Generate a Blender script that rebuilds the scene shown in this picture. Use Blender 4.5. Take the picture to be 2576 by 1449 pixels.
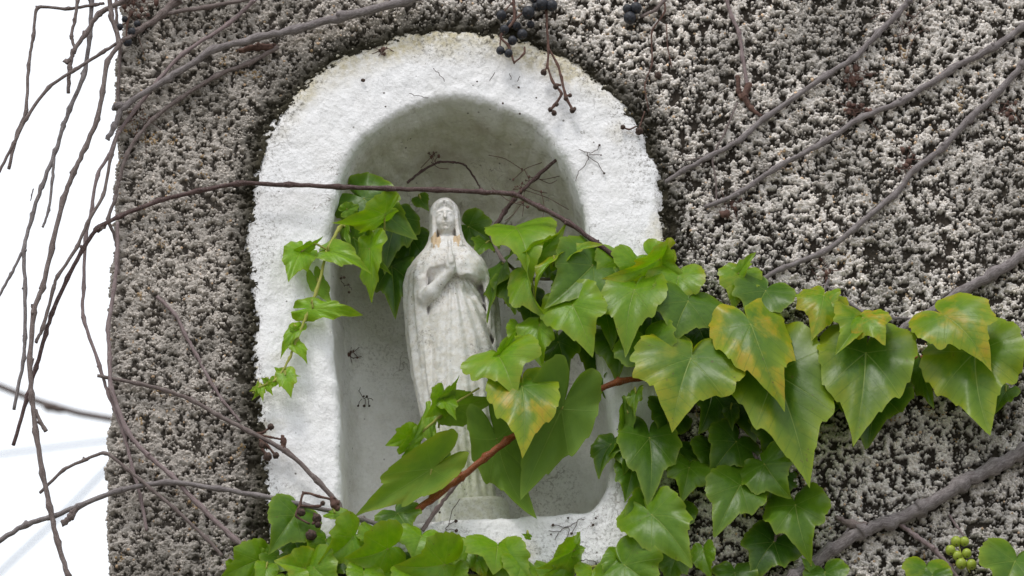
import bpy, math, random
import numpy as np
from mathutils import Vector, Matrix

for o in list(bpy.data.objects):
    bpy.data.objects.remove(o)
scn = bpy.context.scene
col = scn.collection
random.seed(7)
rng = np.random.default_rng(11)

# ------------------------------------------------------------------ camera
PITCH = math.radians(22.0)
DIST = 8.0
FRAME_W = 1.288                      # metres across the frame at the wall
CAM_H = 1.6
FWD = Vector((0, math.cos(PITCH), math.sin(PITCH)))
UPV = Vector((0, -math.sin(PITCH), math.cos(PITCH)))
RGT = Vector((1, 0, 0))
AIM = Vector((0, 0, CAM_H + DIST * math.sin(PITCH)))
EYE = AIM - FWD * DIST
cam_d = bpy.data.cameras.new('camera')
cam = bpy.data.objects.new('camera', cam_d)
col.objects.link(cam)
cam.location = EYE
cam.rotation_euler = (math.pi / 2 + PITCH, 0, 0)
cam_d.sensor_width = 36
cam_d.lens = 36 * DIST / FRAME_W
cam_d.clip_start = 0.1
cam_d.clip_end = 3000
cam_d.dof.use_dof = True
cam_d.dof.focus_distance = DIST
cam_d.dof.aperture_fstop = 9
scn.camera = cam

# ------------------------------------------------------------------ sky, sun, exposure
SUN_EL, SUN_AZ = math.radians(58), math.radians(-24)     # azimuth measured from the wall normal, to the left
world = bpy.data.worlds.new('World')
scn.world = world
world.use_nodes = True
wn, wl = world.node_tree.nodes, world.node_tree.links
wn.clear()
w_out = wn.new('ShaderNodeOutputWorld')
w_bg = wn.new('ShaderNodeBackground')
w_sky = wn.new('ShaderNodeTexSky')
w_sky.sky_type = 'NISHITA'
w_sky.sun_disc = False
w_sky.sun_elevation = SUN_EL
w_sky.sun_rotation = math.pi - SUN_AZ
w_sky.dust_density = 3.0
w_mix = wn.new('ShaderNodeMixRGB')
w_mix.inputs[0].default_value = 0.82                      # closed white cloud cover over the blue
w_mix.inputs[2].default_value = (11.6, 11.9, 12.3, 1)
wl.new(w_sky.outputs[0], w_mix.inputs[1])
wl.new(w_mix.outputs[0], w_bg.inputs[0])
w_bg.inputs[1].default_value = 0.12
wl.new(w_bg.outputs[0], w_out.inputs[0])
sun_d = bpy.data.lights.new('sun', 'SUN')
sun_d.energy = 1.5
sun_d.angle = math.radians(14)
sun_d.color = (1.0, 0.965, 0.92)
sun = bpy.data.objects.new('sun', sun_d)
col.objects.link(sun)
sd = Vector((math.sin(SUN_AZ) * math.cos(SUN_EL), -math.cos(SUN_AZ) * math.cos(SUN_EL), math.sin(SUN_EL)))
sun.rotation_euler = sd.to_track_quat('Z', 'Y').to_euler()
sun.location = (0, -6, 12)
scn.view_settings.view_transform = 'Standard'
scn.view_settings.look = 'None'
scn.view_settings.exposure = -0.06
scn.view_settings.gamma = 1.0
scn.render.engine = 'CYCLES'
scn.render.resolution_x, scn.render.resolution_y = 1024, 576

# ------------------------------------------------------------------ helpers
def at(x, y, out=0.0):
    """point on the plane `out` metres in front of the wall seen at picture position x, y (2576 wide)"""
    k = FRAME_W / 2576 / DIST
    d = FWD + RGT * ((x - 1288) * k) + UPV * (-(y - 724.5) * k)
    t = (-out - EYE.y) / d.y
    return EYE + d * t

PX = FRAME_W / 2576                   # metres per picture unit at the wall

def tag(o, label=None, cat=None, group=None, kind=None):
    if label: o['label'] = label
    if cat: o['category'] = cat
    if group: o['group'] = group
    if kind: o['kind'] = kind
    return o

WORLD_AT = {}
def worigin(o):
    return WORLD_AT.get(o.name, Vector((0, 0, 0))) if o else Vector((0, 0, 0))

def place(o, parent, origin):
    o.location = origin - worigin(parent)
    if parent: o.parent = parent
    col.objects.link(o)
    WORLD_AT[o.name] = Vector(origin)

def empty(name, loc):
    o = bpy.data.objects.new(name, None)
    o.empty_display_size = 0.02
    place(o, None, Vector(loc))
    return o

def mesh_obj(name, verts, faces, mat, parent=None, origin=None, smooth=True, attrs=None, uv=None):
    """verts in world coordinates; the object's origin is set at `origin`"""
    if origin is None:
        origin = worigin(parent) if parent else Vector((0, 0, 0))
    v = np.asarray(verts, dtype=np.float64).reshape(-1, 3) - np.array(origin)
    me = bpy.data.meshes.new(name)
    if isinstance(faces, np.ndarray):
        n, k = faces.shape
        me.vertices.add(len(v)); me.vertices.foreach_set('co', v.astype(np.float32).ravel())
        me.loops.add(n * k); me.loops.foreach_set('vertex_index', faces.astype(np.int32).ravel())
        me.polygons.add(n)
        me.polygons.foreach_set('loop_start', np.arange(0, n * k, k, dtype=np.int32))
        me.polygons.foreach_set('loop_total', np.full(n, k, dtype=np.int32))
        me.update(calc_edges=True); me.validate()
    else:
        me.from_pydata(v.tolist(), [], faces)
    if smooth and len(me.polygons):
        me.polygons.foreach_set('use_smooth', np.ones(len(me.polygons), dtype=bool))
    for an, arr in (attrs or {}).items():
        a = me.attributes.new(an, 'FLOAT_COLOR', 'POINT')
        arr = np.asarray(arr, dtype=np.float32)
        if arr.shape[1] == 3: arr = np.concatenate([arr, np.ones((len(arr), 1), np.float32)], 1)
        a.data.foreach_set('color', arr.ravel())
    if uv is not None:
        a = me.attributes.new('leafuv', 'FLOAT_VECTOR', 'POINT')
        a.data.foreach_set('vector', np.asarray(uv, dtype=np.float32).ravel())
    if mat: me.materials.append(mat)
    o = bpy.data.objects.new(name, me)
    place(o, parent, Vector(origin))
    return o

# lattice noise -------------------------------------------------------
def _hash(ix, iy, iz, seed):
    h = (ix.astype(np.int64) * 374761393 + iy.astype(np.int64) * 668265263 + iz.astype(np.int64) * 2147483647 + seed * 974634287)
    h = (h ^ (h >> 13)) * 1274126177
    h = h ^ (h >> 16)
    return (h & 0xFFFFFF) / float(0xFFFFFF)

def vnoise(p, scale, seed=0):
    q = np.asarray(p) * scale
    i = np.floor(q).astype(np.int64); f = q - i
    f = f * f * f * (f * (f * 6 - 15) + 10)
    r = 0
    for dx in (0, 1):
        wx = f[..., 0] if dx else 1 - f[..., 0]
        for dy in (0, 1):
            wy = f[..., 1] if dy else 1 - f[..., 1]
            for dz in (0, 1):
                wz = f[..., 2] if dz else 1 - f[..., 2]
                r = r + wx * wy * wz * _hash(i[..., 0] + dx, i[..., 1] + dy, i[..., 2] + dz, seed)
    return r

def fbm(p, scale, oct=4, seed=0, gain=0.5):
    a, s, t = 1.0, 0.0, 0.0
    for k in range(oct):
        s = s + a * vnoise(p, scale * 2.03 ** k, seed + 17 * k); t += a; a *= gain
    return s / t

def sstep(a, b, x):
    t = np.clip((x - a) / (b - a), 0, 1)
    return t * t * (3 - 2 * t)

# materials -----------------------------------------------------------
class NT:
    def __init__(self, name):
        self.m = bpy.data.materials.new(name); self.m.use_nodes = True
        self.n, self.l = self.m.node_tree.nodes, self.m.node_tree.links
        self.n.clear()
        self.out = self.n.new('ShaderNodeOutputMaterial')
        self.p = self.n.new('ShaderNodeBsdfPrincipled')
        self.l.new(self.p.outputs[0], self.out.inputs[0])
    def link(self, a, b): self.l.new(a, b)
    def val(self, x, sock):
        if isinstance(x, (int, float)): sock.default_value = x
        elif isinstance(x, tuple): sock.default_value = x if len(x) == 4 or sock.type == 'VECTOR' else x + (1,)
        else: self.l.new(x, sock)
    def math(self, op, a, b=0.0, c=None, clamp=False):
        n = self.n.new('ShaderNodeMath'); n.operation = op; n.use_clamp = clamp
        self.val(a, n.inputs[0]); self.val(b, n.inputs[1])
        if c is not None: self.val(c, n.inputs[2])
        return n.outputs[0]
    def noise(self, scale, detail=4, rough=0.55, vec=None, dist=0.0):
        n = self.n.new('ShaderNodeTexNoise'); n.inputs['Scale'].default_value = scale
        n.inputs['Detail'].default_value = detail; n.inputs['Roughness'].default_value = rough
        n.inputs['Distortion'].default_value = dist
        if vec is None: vec = self.pos()
        self.link(vec, n.inputs['Vector'])
        return n.outputs[0]
    def voro(self, scale, feature='F1', vec=None, out=0):
        n = self.n.new('ShaderNodeTexVoronoi'); n.feature = feature; n.inputs['Scale'].default_value = scale
        self.link(vec if vec is not None else self.pos(), n.inputs['Vector'])
        return n.outputs[out]
    def pos(self):
        if not hasattr(self, '_pos'):
            g = self.n.new('ShaderNodeTexCoord'); self._pos = g.outputs['Object']
        return self._pos
    def mapping(self, scale, rot=(0, 0, 0), vec=None):
        n = self.n.new('ShaderNodeMapping'); n.inputs['Scale'].default_value = scale; n.inputs['Rotation'].default_value = rot
        self.link(vec if vec is not None else self.pos(), n.inputs[0]); return n.outputs[0]
    def ramp(self, fac, stops, interp='LINEAR'):
        n = self.n.new('ShaderNodeValToRGB'); cr = n.color_ramp; cr.interpolation = interp
        while len(cr.elements) > 1: cr.elements.remove(cr.elements[0])
        for i, (p, c) in enumerate(stops):
            e = cr.elements[0] if i == 0 else cr.elements.new(p)
            e.position = p; e.color = (c, c, c, 1) if isinstance(c, (int, float)) else c + (1,)
        self.link(fac, n.inputs[0]); return n.outputs[0]
    def mix(self, fac, a, b, mode='MIX'):
        n = self.n.new('ShaderNodeMixRGB'); n.blend_type = mode
        self.val(fac, n.inputs[0]); self.val(a, n.inputs[1]); self.val(b, n.inputs[2]); return n.outputs[0]
    def attr(self, name, out='Color'):
        n = self.n.new('ShaderNodeAttribute'); n.attribute_name = name; return n.outputs[out]
    def sep(self, v):
        n = self.n.new('ShaderNodeSeparateXYZ'); self.link(v, n.inputs[0]); return n.outputs
    def bump(self, h, strength=0.5, dist=0.002, normal=None):
        n = self.n.new('ShaderNodeBump'); n.inputs['Strength'].default_value = strength; n.inputs['Distance'].default_value = dist
        self.link(h, n.inputs['Height'])
        if normal is not None: self.link(normal, n.inputs['Normal'])
        return n.outputs[0]
    def set(self, color=None, rough=0.8, normal=None, spec=0.3):
        if color is not None: self.val(color, self.p.inputs['Base Color'])
        self.val(rough, self.p.inputs['Roughness'])
        self.p.inputs['Specular IOR Level'].default_value = spec
        if normal is not None: self.link(normal, self.p.inputs['Normal'])
        return self.m

def mat_cement():
    t = NT('weathered_cement')
    c = t.attr('tint')
    n = t.noise(900, 3, 0.6)
    c2 = t.mix(1.0, c, t.ramp(n, [(0.25, 0.55), (0.75, 1.35)]), 'MULTIPLY')
    return t.set(c2, 0.95, t.bump(t.noise(1400, 3), 0.6, 0.001), 0.15)

def mat_grain():
    t = NT('roughcast_grit')
    c = t.attr('tint')
    n = t.noise(1300, 2, 0.6)
    c2 = t.mix(1.0, c, t.ramp(n, [(0.3, 0.72), (0.7, 1.18)]), 'MULTIPLY')
    return t.set(c2, 0.95, t.bump(n, 0.5, 0.0008), 0.15)

def mat_far_roughcast():
    t = NT('far_roughcast')
    v = t.math('ADD', t.math('MULTIPLY', t.voro(170), 0.6), t.math('MULTIPLY', t.noise(220, 4, 0.7), 0.55)); n = t.noise(60, 5, 0.6)
    c = t.ramp(v, [(0.40, (0.55, 0.5, 0.45)), (0.56, (0.33, 0.3, 0.26)), (0.68, (0.06, 0.052, 0.045))])
    c = t.mix(t.ramp(n, [(0.45, 0.0), (0.7, 0.6)]), c, (0.12, 0.11, 0.09))
    return t.set(c, 0.95, t.bump(v, -1.0, 0.006), 0.15)

def mat_plaster():
    """white painted plaster: brush marks, dirt specks, green-grey grime with recess shade painted in, from an attribute, cracks"""
    t = NT('white_painted_plaster')
    g = t.n.new('ShaderNodeSeparateColor'); t.link(t.attr('grime_shade'), g.inputs[0])
    film_shade, dirt, cream = g.outputs[0], g.outputs[1], g.outputs[2]
    big = t.noise(14, 5, 0.6)
    mid = t.noise(60, 5, 0.65)
    base = t.mix(t.ramp(big, [(0.4, 0.0), (0.7, 1.0)]), (0.87, 0.87, 0.885), (0.82, 0.815, 0.82))
    # thin green grey film plus the recess's shade, painted into the colour
    f = t.math('MULTIPLY', film_shade, t.ramp(mid, [(0.25, 0.45), (0.7, 1.1)]), clamp=True)
    base = t.mix(f, base, (0.47, 0.465, 0.35))
    fc = t.math('MULTIPLY', cream, t.ramp(t.noise(110, 5, 0.7), [(0.3, 0.2), (0.62, 1.0)]), clamp=True)
    base = t.mix(fc, base, (0.52, 0.46, 0.3))
    base = t.mix(t.math('MULTIPLY', film_shade, 0.35, clamp=True), base, (0.72, 0.69, 0.60))  # warm bounced light painted into the recess colour
    stain = t.math('MULTIPLY', t.ramp(t.noise(22, 6, 0.72), [(0.5, 0.0), (0.68, 1.0)]), t.math('MULTIPLY', film_shade, 1.6, clamp=True), clamp=True)
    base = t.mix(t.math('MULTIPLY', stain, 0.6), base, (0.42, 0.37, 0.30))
    # dirt: fine dark spatter
    fine = t.noise(230, 6, 0.8)
    fd = t.math('MULTIPLY', dirt, t.ramp(fine, [(0.5, 0.0), (0.66, 1.0)]), clamp=True)
    base = t.mix(fd, base, (0.09, 0.075, 0.055))
    spk = t.voro(75)
    sel = t.voro(75, out=1)
    ss = t.sep(sel)
    spot = t.math('MULTIPLY', t.ramp(spk, [(0.07, 1.0), (0.13, 0.0)]), t.math('GREATER_THAN', ss[0], 0.86))
    base = t.mix(t.math('MULTIPLY', spot, 0.85), base, (0.07, 0.055, 0.045))
    # hairline threads left by old rootlets
    vv = t.mapping((1, 1, 1), (0.3, 0.5, 0.2))
    wav = t.noise(38, 3, 0.6, vv, 0.6)
    line = t.math('LESS_THAN', t.math('ABSOLUTE', t.math('SUBTRACT', wav, 0.5)), 0.0035)
    gate = t.ramp(t.noise(9, 3, 0.5), [(0.56, 0.0), (0.62, 1.0)])
    base = t.mix(t.math('MULTIPLY', t.math('MULTIPLY', line, gate), 0.75), base, (0.16, 0.12, 0.1))
    # crazed and flaking paint
    ck = t.n.new('ShaderNodeTexVoronoi'); ck.feature = 'DISTANCE_TO_EDGE'; ck.inputs['Scale'].default_value = 16
    wv = t.n.new('ShaderNodeVectorMath'); wv.operation = 'ADD'
    t.link(t.pos(), wv.inputs[0]); nv_ = t.n.new('ShaderNodeTexNoise'); nv_.inputs['Scale'].default_value = 60; t.link(t.pos(), nv_.inputs['Vector'])
    sv_m = t.n.new('ShaderNodeVectorMath'); sv_m.operation = 'SCALE'; sv_m.inputs['Scale'].default_value = 0.03; t.link(nv_.outputs[1], sv_m.inputs[0]); t.link(sv_m.outputs[0], wv.inputs[1])
    t.link(wv.outputs[0], ck.inputs['Vector'])
    crack = t.math('MULTIPLY', t.math('LESS_THAN', ck.outputs[0], 0.009), t.ramp(t.noise(7, 3, 0.5), [(0.60, 0.0), (0.64, 1.0)]))
    base = t.mix(t.math('MULTIPLY', crack, 0.5), base, (0.25, 0.22, 0.19))
    flake = t.math('MULTIPLY', t.ramp(t.noise(48, 5, 0.7), [(0.63, 0.0), (0.655, 1.0)]), t.ramp(t.noise(5, 2, 0.5), [(0.48, 0.0), (0.6, 1.0)]))
    base = t.mix(t.math('MULTIPLY', flake, 0.55), base, (0.5, 0.47, 0.42))
    smudge = t.ramp(t.noise(26, 6, 0.72), [(0.58, 0.0), (0.8, 0.35)])
    base = t.mix(smudge, base, (0.6, 0.585, 0.56))
    brush = t.noise(55, 4, 0.6, t.mapping((1, 1, 0.28), (0, 0.55, 0)))
    h = t.math('ADD', t.math('MULTIPLY', brush, 0.8), t.math('MULTIPLY', t.noise(240, 3, 0.6), 0.35))
    return t.set(base, 0.6, t.bump(t.math('SUBTRACT', h, t.math('ADD', t.math('MULTIPLY', crack, 0.4), t.math('MULTIPLY', flake, 0.25))), 0.95, 0.004), 0.35)

def mat_statue():
    t = NT('flaking_white_paint')
    g = t.n.new('ShaderNodeSeparateColor'); t.link(t.attr('wear'), g.inputs[0])
    tan, dirt, green = g.outputs
    n1 = t.noise(120, 5, 0.65)
    base = t.mix(t.ramp(n1, [(0.4, 0.0), (0.65, 1.0)]), (0.82, 0.81, 0.805), (0.70, 0.66, 0.60))
    base = t.mix(t.math('MULTIPLY', green, t.ramp(n1, [(0.3, 0.4), (0.7, 1.0)])), base, (0.5, 0.53, 0.36))
    ft = t.math('GREATER_THAN', t.math('ADD', tan, t.math('MULTIPLY', t.noise(210, 4, 0.7), 0.6)), 0.82)
    base = t.mix(ft, base, (0.62, 0.47, 0.3))
    fd = t.math('MULTIPLY', dirt, t.ramp(t.noise(300, 5, 0.8), [(0.50, 0.0), (0.64, 1.0)]), clamp=True)
    base = t.mix(fd, base, (0.13, 0.1, 0.08))
    spk = t.voro(160); ss = t.sep(t.voro(160, out=1))
    spot = t.math('MULTIPLY', t.ramp(spk, [(0.09, 1.0), (0.17, 0.0)]), t.math('GREATER_THAN', ss[0], 0.88))
    base = t.mix(t.math('MULTIPLY', spot, 0.85), base, (0.1, 0.075, 0.06))
    blob = t.math('MULTIPLY', t.ramp(t.voro(260), [(0.0, 1.0), (0.3, 0.0)]), t.math('GREATER_THAN', t.sep(t.voro(260, out=1))[1], 0.7))
    h = t.math('ADD', t.math('MULTIPLY', n1, 0.6), t.math('MULTIPLY', blob, 0.5))
    return t.set(base, 0.55, t.bump(h, 0.5, 0.002), 0.35)

def mat_bark(name, c0, c1, c2, rough=0.85):
    t = NT(name)
    a = t.attr('along')
    s = t.sep(a)
    cv = t.n.new('ShaderNodeCombineXYZ')
    t.link(t.math('MULTIPLY', s[0], 18.0), cv.inputs[0]); t.link(t.math('MULTIPLY', s[1], 2.2), cv.inputs[1]); t.link(t.math('MULTIPLY', s[2], 1.0), cv.inputs[2])
    n = t.noise(1.5, 5, 0.65, cv.outputs[0])
    n2 = t.noise(70, 3, 0.6)
    c = t.ramp(n, [(0.3, c0), (0.52, c1), (0.72, c2)])
    c = t.mix(t.ramp(n2, [(0.5, 0.0), (0.72, 0.55)]), c, c2)
    spk = t.math('GREATER_THAN', t.noise(900, 2, 0.5), 0.64)
    c = t.mix(t.math('MULTIPLY', spk, 0.35), c, (0.55, 0.5, 0.47))
    return t.set(c, rough, t.bump(n, 0.6, 0.0015), 0.3)

def mat_plain(name, c0, c1, rough=0.5, scale=200, spec=0.4):
    t = NT(name)
    n = t.noise(scale, 3, 0.6)
    return t.set(t.ramp(n, [(0.35, c0), (0.65, c1)]), rough, t.bump(n, 0.4, 0.001), spec)

def mat_leaf():
    t = NT('ivy_leaf')
    sc = t.n.new('ShaderNodeSeparateColor'); t.link(t.attr('leafcol'), sc.inputs[0])
    yel, tone, edge = sc.outputs
    uvw = t.attr('leafuv', 'Vector')
    s = t.sep(uvw)
    u, v, seed = s[0], t.math('ABSOLUTE', s[1]), s[2]
    # veins: midrib and two pairs of side ribs from the junction
    def rib(ang, w):
        ca, sa = math.cos(ang), math.sin(ang)
        d = t.math('ABSOLUTE', t.math('SUBTRACT', t.math('MULTIPLY', v, ca), t.math('MULTIPLY', u, sa)))
        fwd = t.math('ADD', t.math('MULTIPLY', u, ca), t.math('MULTIPLY', v, sa))
        ww = t.math('MULTIPLY', t.math('SUBTRACT', 1.05, fwd), w)
        k = t.math('DIVIDE', d, ww)
        m = t.n.new('ShaderNodeMapRange'); m.interpolation_type = 'SMOOTHSTEP'
        t.link(k, m.inputs[0]); m.inputs[1].default_value = 0.35; m.inputs[2].default_value = 1.0
        m.inputs[3].default_value = 1.0; m.inputs[4].default_value = 0.0
        return t.math('MULTIPLY', m.outputs[0], t.math('GREATER_THAN', fwd, 0.0))
    r0 = rib(0.0, 0.015)
    r1 = t.math('MULTIPLY', rib(math.radians(46), 0.010), 0.6)
    r2 = t.math('MULTIPLY', rib(math.radians(98), 0.009), 0.4)
    main = t.math('MAXIMUM', r0, t.math('MAXIMUM', r1, r2))
    # pinnate side veins off the midrib
    ph = t.math('FRACT', t.math('MULTIPLY', t.math('SUBTRACT', u, t.math('MULTIPLY', v, 0.85)), 6.5))
    sv = t.math('LESS_THAN', t.math('ABSOLUTE', t.math('SUBTRACT', ph, 0.5)), 0.045)
    sv = t.math('MULTIPLY', sv, t.math('GREATER_THAN', u, 0.02))
    cv = t.n.new('ShaderNodeCombineXYZ')
    t.link(s[0], cv.inputs[0]); t.link(s[1], cv.inputs[1]); t.link(seed, cv.inputs[2])
    nb = t.noise(2.3, 4, 0.6, cv.outputs[0])
    nm = t.noise(9.0, 4, 0.6, cv.outputs[0])
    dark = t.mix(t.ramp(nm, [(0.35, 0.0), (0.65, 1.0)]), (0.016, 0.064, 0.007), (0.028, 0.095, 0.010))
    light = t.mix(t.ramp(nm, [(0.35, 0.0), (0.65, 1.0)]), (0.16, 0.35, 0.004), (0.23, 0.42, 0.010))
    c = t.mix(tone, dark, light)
    # bright margin
    em = t.math('POWER', edge, 14.0)
    c = t.mix(t.math('MULTIPLY', t.math('POWER', edge, 3.0), 0.35), c, (0.13, 0.25, 0.012))
    c = t.mix(t.math('MULTIPLY', em, 0.55), c, (0.30, 0.38, 0.04))
    # yellowing in patches and towards the margin
    yf = t.math('ADD', t.math('MULTIPLY', t.ramp(nb, [(0.48, 0.0), (0.72, 1.0)]), 1.15), t.math('MULTIPLY', t.math('POWER', edge, 3.2), 1.35))
    yf = t.math('MULTIPLY', yf, yel, clamp=True)
    ycol0 = t.ramp(nb, [(0.45, (0.27, 0.36, 0.012)), (0.60, (0.46, 0.37, 0.015)), (0.74, (0.46, 0.27, 0.02))])
    ycol = t.mix(t.math('POWER', yel, 2.0), (0.24, 0.34, 0.012), ycol0)
    c = t.mix(t.math('MULTIPLY', yf, t.math('SUBTRACT', 1.0, t.math('MULTIPLY', sv, 0.3))), c, ycol)
    c = t.mix(t.math('MULTIPLY', sv, 0.10), c, (0.10, 0.2, 0.02))
    c = t.mix(t.math('MULTIPLY', main, 0.5), c, (0.34, 0.44, 0.10))
    net = t.n.new('ShaderNodeTexVoronoi'); net.feature = 'DISTANCE_TO_EDGE'; net.inputs['Scale'].default_value = 17
    t.link(cv.outputs[0], net.inputs['Vector'])
    netm = t.math('LESS_THAN', net.outputs[0], 0.035)
    c = t.mix(t.math('MULTIPLY', netm, 0.13), c, (0.16, 0.27, 0.03))
    blem = t.math('GREATER_THAN', t.noise(14.0, 2, 0.5, cv.outputs[0]), 0.735)
    c = t.mix(t.math('MULTIPLY', blem, 0.55), c, (0.12, 0.075, 0.03))
    geo = t.n.new('ShaderNodeNewGeometry')
    under = t.mix(0.5, c, (0.13, 0.22, 0.035))
    c = t.mix(geo.outputs['Backfacing'], c, under)
    # relief: sunken veins, puckered blade
    h = t.math('SUBTRACT', t.math('MULTIPLY', nm, 0.5), t.math('ADD', t.math('MULTIPLY', main, 0.6), t.math('MULTIPLY', sv, 0.25)))
    h = t.math('ADD', h, t.math('MULTIPLY', t.math('ABSOLUTE', t.math('SUBTRACT', ph, 0.5)), 0.12))
    b = t.bump(h, 0.6, 0.0016)
    rough = t.math('ADD', 0.34, t.math('MULTIPLY', geo.outputs['Backfacing'], 0.35))
    t.set(c, rough, b, 0.36)
    tr = t.n.new('ShaderNodeBsdfTranslucent')
    tc = t.mix(1.0, c, (1.35, 1.4, 0.4), 'MULTIPLY')
    t.link(tc, tr.inputs[0])
    ms = t.n.new('ShaderNodeMixShader'); ms.inputs[0].default_value = 0.36
    t.link(t.p.outputs[0], ms.inputs[1]); t.link(tr.outputs[0], ms.inputs[2]); t.link(ms.outputs[0], t.out.inputs[0])
    return t.m

M = dict(
    cement=mat_cement(), grain=mat_grain(), far=mat_far_roughcast(), plaster=mat_plaster(), statue=mat_statue(), leaf=mat_leaf(),
    bark=mat_bark('dry_vine_bark', (0.075, 0.052, 0.046), (0.165, 0.13, 0.122), (0.27, 0.225, 0.215)),
    greybark=mat_bark('old_grey_bark', (0.09, 0.075, 0.072), (0.2, 0.175, 0.175), (0.33, 0.3, 0.3)),
    darkbark=mat_bark('dark_shoot_bark', (0.03, 0.016, 0.014), (0.072, 0.038, 0.035), (0.17, 0.115, 0.11), 0.6),
    mauve=mat_bark('mauve_shoot_bark', (0.12, 0.085, 0.085), (0.24, 0.18, 0.18), (0.33, 0.27, 0.27), 0.7),
    red=mat_bark('red_brown_shoot', (0.12, 0.03, 0.008), (0.25, 0.065, 0.016), (0.3, 0.11, 0.035), 0.55),
    green=mat_bark('green_shoot', (0.22, 0.25, 0.04), (0.33, 0.35, 0.06), (0.42, 0.4, 0.1), 0.5),
    rootlet=mat_plain('dry_rootlet', (0.035, 0.022, 0.017), (0.085, 0.055, 0.042), 0.9),
    stalk=mat_plain('dry_stalk', (0.07, 0.035, 0.028), (0.15, 0.085, 0.065), 0.85),
    berry=mat_plain('blue_black_berry', (0.010, 0.010, 0.014), (0.036, 0.04, 0.052), 0.5, 260),
    dryberry=mat_plain('shrivelled_berry', (0.03, 0.018, 0.014), (0.1, 0.06, 0.045), 0.8, 300),
    greenberry=mat_plain('unripe_berry', (0.24, 0.33, 0.03), (0.34, 0.4, 0.05), 0.35, 120),
    ground=mat_plain('rough_ground', (0.09, 0.085, 0.06), (0.19, 0.175, 0.14), 0.95, 3),
    cable=mat_plain('pale_cable', (0.2, 0.26, 0.34), (0.26, 0.32, 0.4), 0.6, 20),
    slate=mat_plain('roof_slate', (0.06, 0.06, 0.065), (0.1, 0.1, 0.105), 0.8, 12),
)

# ------------------------------------------------------------------ outlines of the niche (picture positions -> wall plane)
OUTER = [(672, 1425), (670, 1360), (671, 1290), (669, 1225), (660, 1075), (645, 960), (641, 850), (642, 775), (637, 690), (634, 600), (637, 510), (646, 425), (668, 350),
         (700, 290), (742, 240), (800, 185), (870, 140), (950, 108), (1040, 90), (1140, 84), (1230, 88), (1310, 102), (1390, 133),
         (1450, 170), (1500, 210), (1560, 265), (1602, 322), (1634, 395), (1655, 470), (1666, 540), (1674, 620), (1682, 700), (1688, 800), (1690, 900), (1692, 1000),
         (1690, 1100), (1688, 1200), (1684, 1290), (1670, 1380), (1640, 1425)]
INNER = [(868, 1322), (866, 1290), (863, 1230), (861, 1150), (856, 1060), (851, 980), (846, 920), (838, 850), (833, 780), (830, 700), (831, 620), (838, 560), (850, 490), (866, 432),
         (888, 388), (915, 352), (950, 325), (1000, 293), (1050, 270), (1095, 256), (1140, 250), (1190, 254), (1240, 270), (1290, 293),
         (1340, 315), (1378, 345), (1406, 382), (1432, 432), (1452, 480), (1466, 530), (1474, 600), (1482, 690), (1492, 800), (1505, 900), (1520, 980),
         (1533, 1050), (1538, 1130), (1532, 1200), (1515, 1250), (1490, 1285)]

def resample(pts, n, closed=True):
    p = np.array(pts, float)
    if closed: p = np.vstack([p, p[:1]])
    seg = np.linalg.norm(np.diff(p, axis=0), axis=1)
    s = np.concatenate([[0], np.cumsum(seg)])
    t = np.linspace(0, s[-1], n, endpoint=not closed)
    return np.stack([np.interp(t, s, p[:, k]) for k in range(p.shape[1])], 1)

def wallxz(pts):
    return np.array([[at(x, y).x, at(x, y).z] for x, y in pts])

OUT_XZ = wallxz(OUTER)
INN_XZ = wallxz(INNER)

def signed_dist(pts, poly):
    """signed distance in metres to a closed polygon, negative inside"""
    a = poly; b = np.roll(poly, -1, 0)
    best = np.full(len(pts), 1e9); inside = np.zeros(len(pts), bool)
    for (x0, y0), (x1, y1) in zip(a, b):
        dx, dy = x1 - x0, y1 - y0
        t = np.clip(((pts[:, 0] - x0) * dx + (pts[:, 1] - y0) * dy) / (dx * dx + dy * dy + 1e-12), 0, 1)
        d = np.hypot(pts[:, 0] - x0 - t * dx, pts[:, 1] - y0 - t * dy)
        best = np.minimum(best, d)
        c = ((y0 > pts[:, 1]) != (y1 > pts[:, 1])) & (pts[:, 0] < (x1 - x0) * (pts[:, 1] - y0) / (y1 - y0 + 1e-15) + x0)
        inside ^= c
    return np.where(inside, -best, best)

# ------------------------------------------------------------------ ground
g = mesh_obj('ground', [(-900, -900, 0), (900, -900, 0), (900, 900, 0), (-900, 900, 0)], [(0, 1, 2, 3)], M['ground'])
tag(g, kind='structure')

# ------------------------------------------------------------------ wall
CORNER_X = at(301, 700).x
Z0, Z1 = at(1288, 1449).z - 0.09, at(1288, 0).z + 0.09
X1 = at(2576, 724).x + 0.12
BACK = 0.10                             # how far the fine roughcast turns the corner
RC = 0.010
wall = empty('roughcast_wall', (CORNER_X, 0, 0))
tag(wall, 'grey and white pebbly roughcast wall with a white painted arched niche', 'wall')

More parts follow.
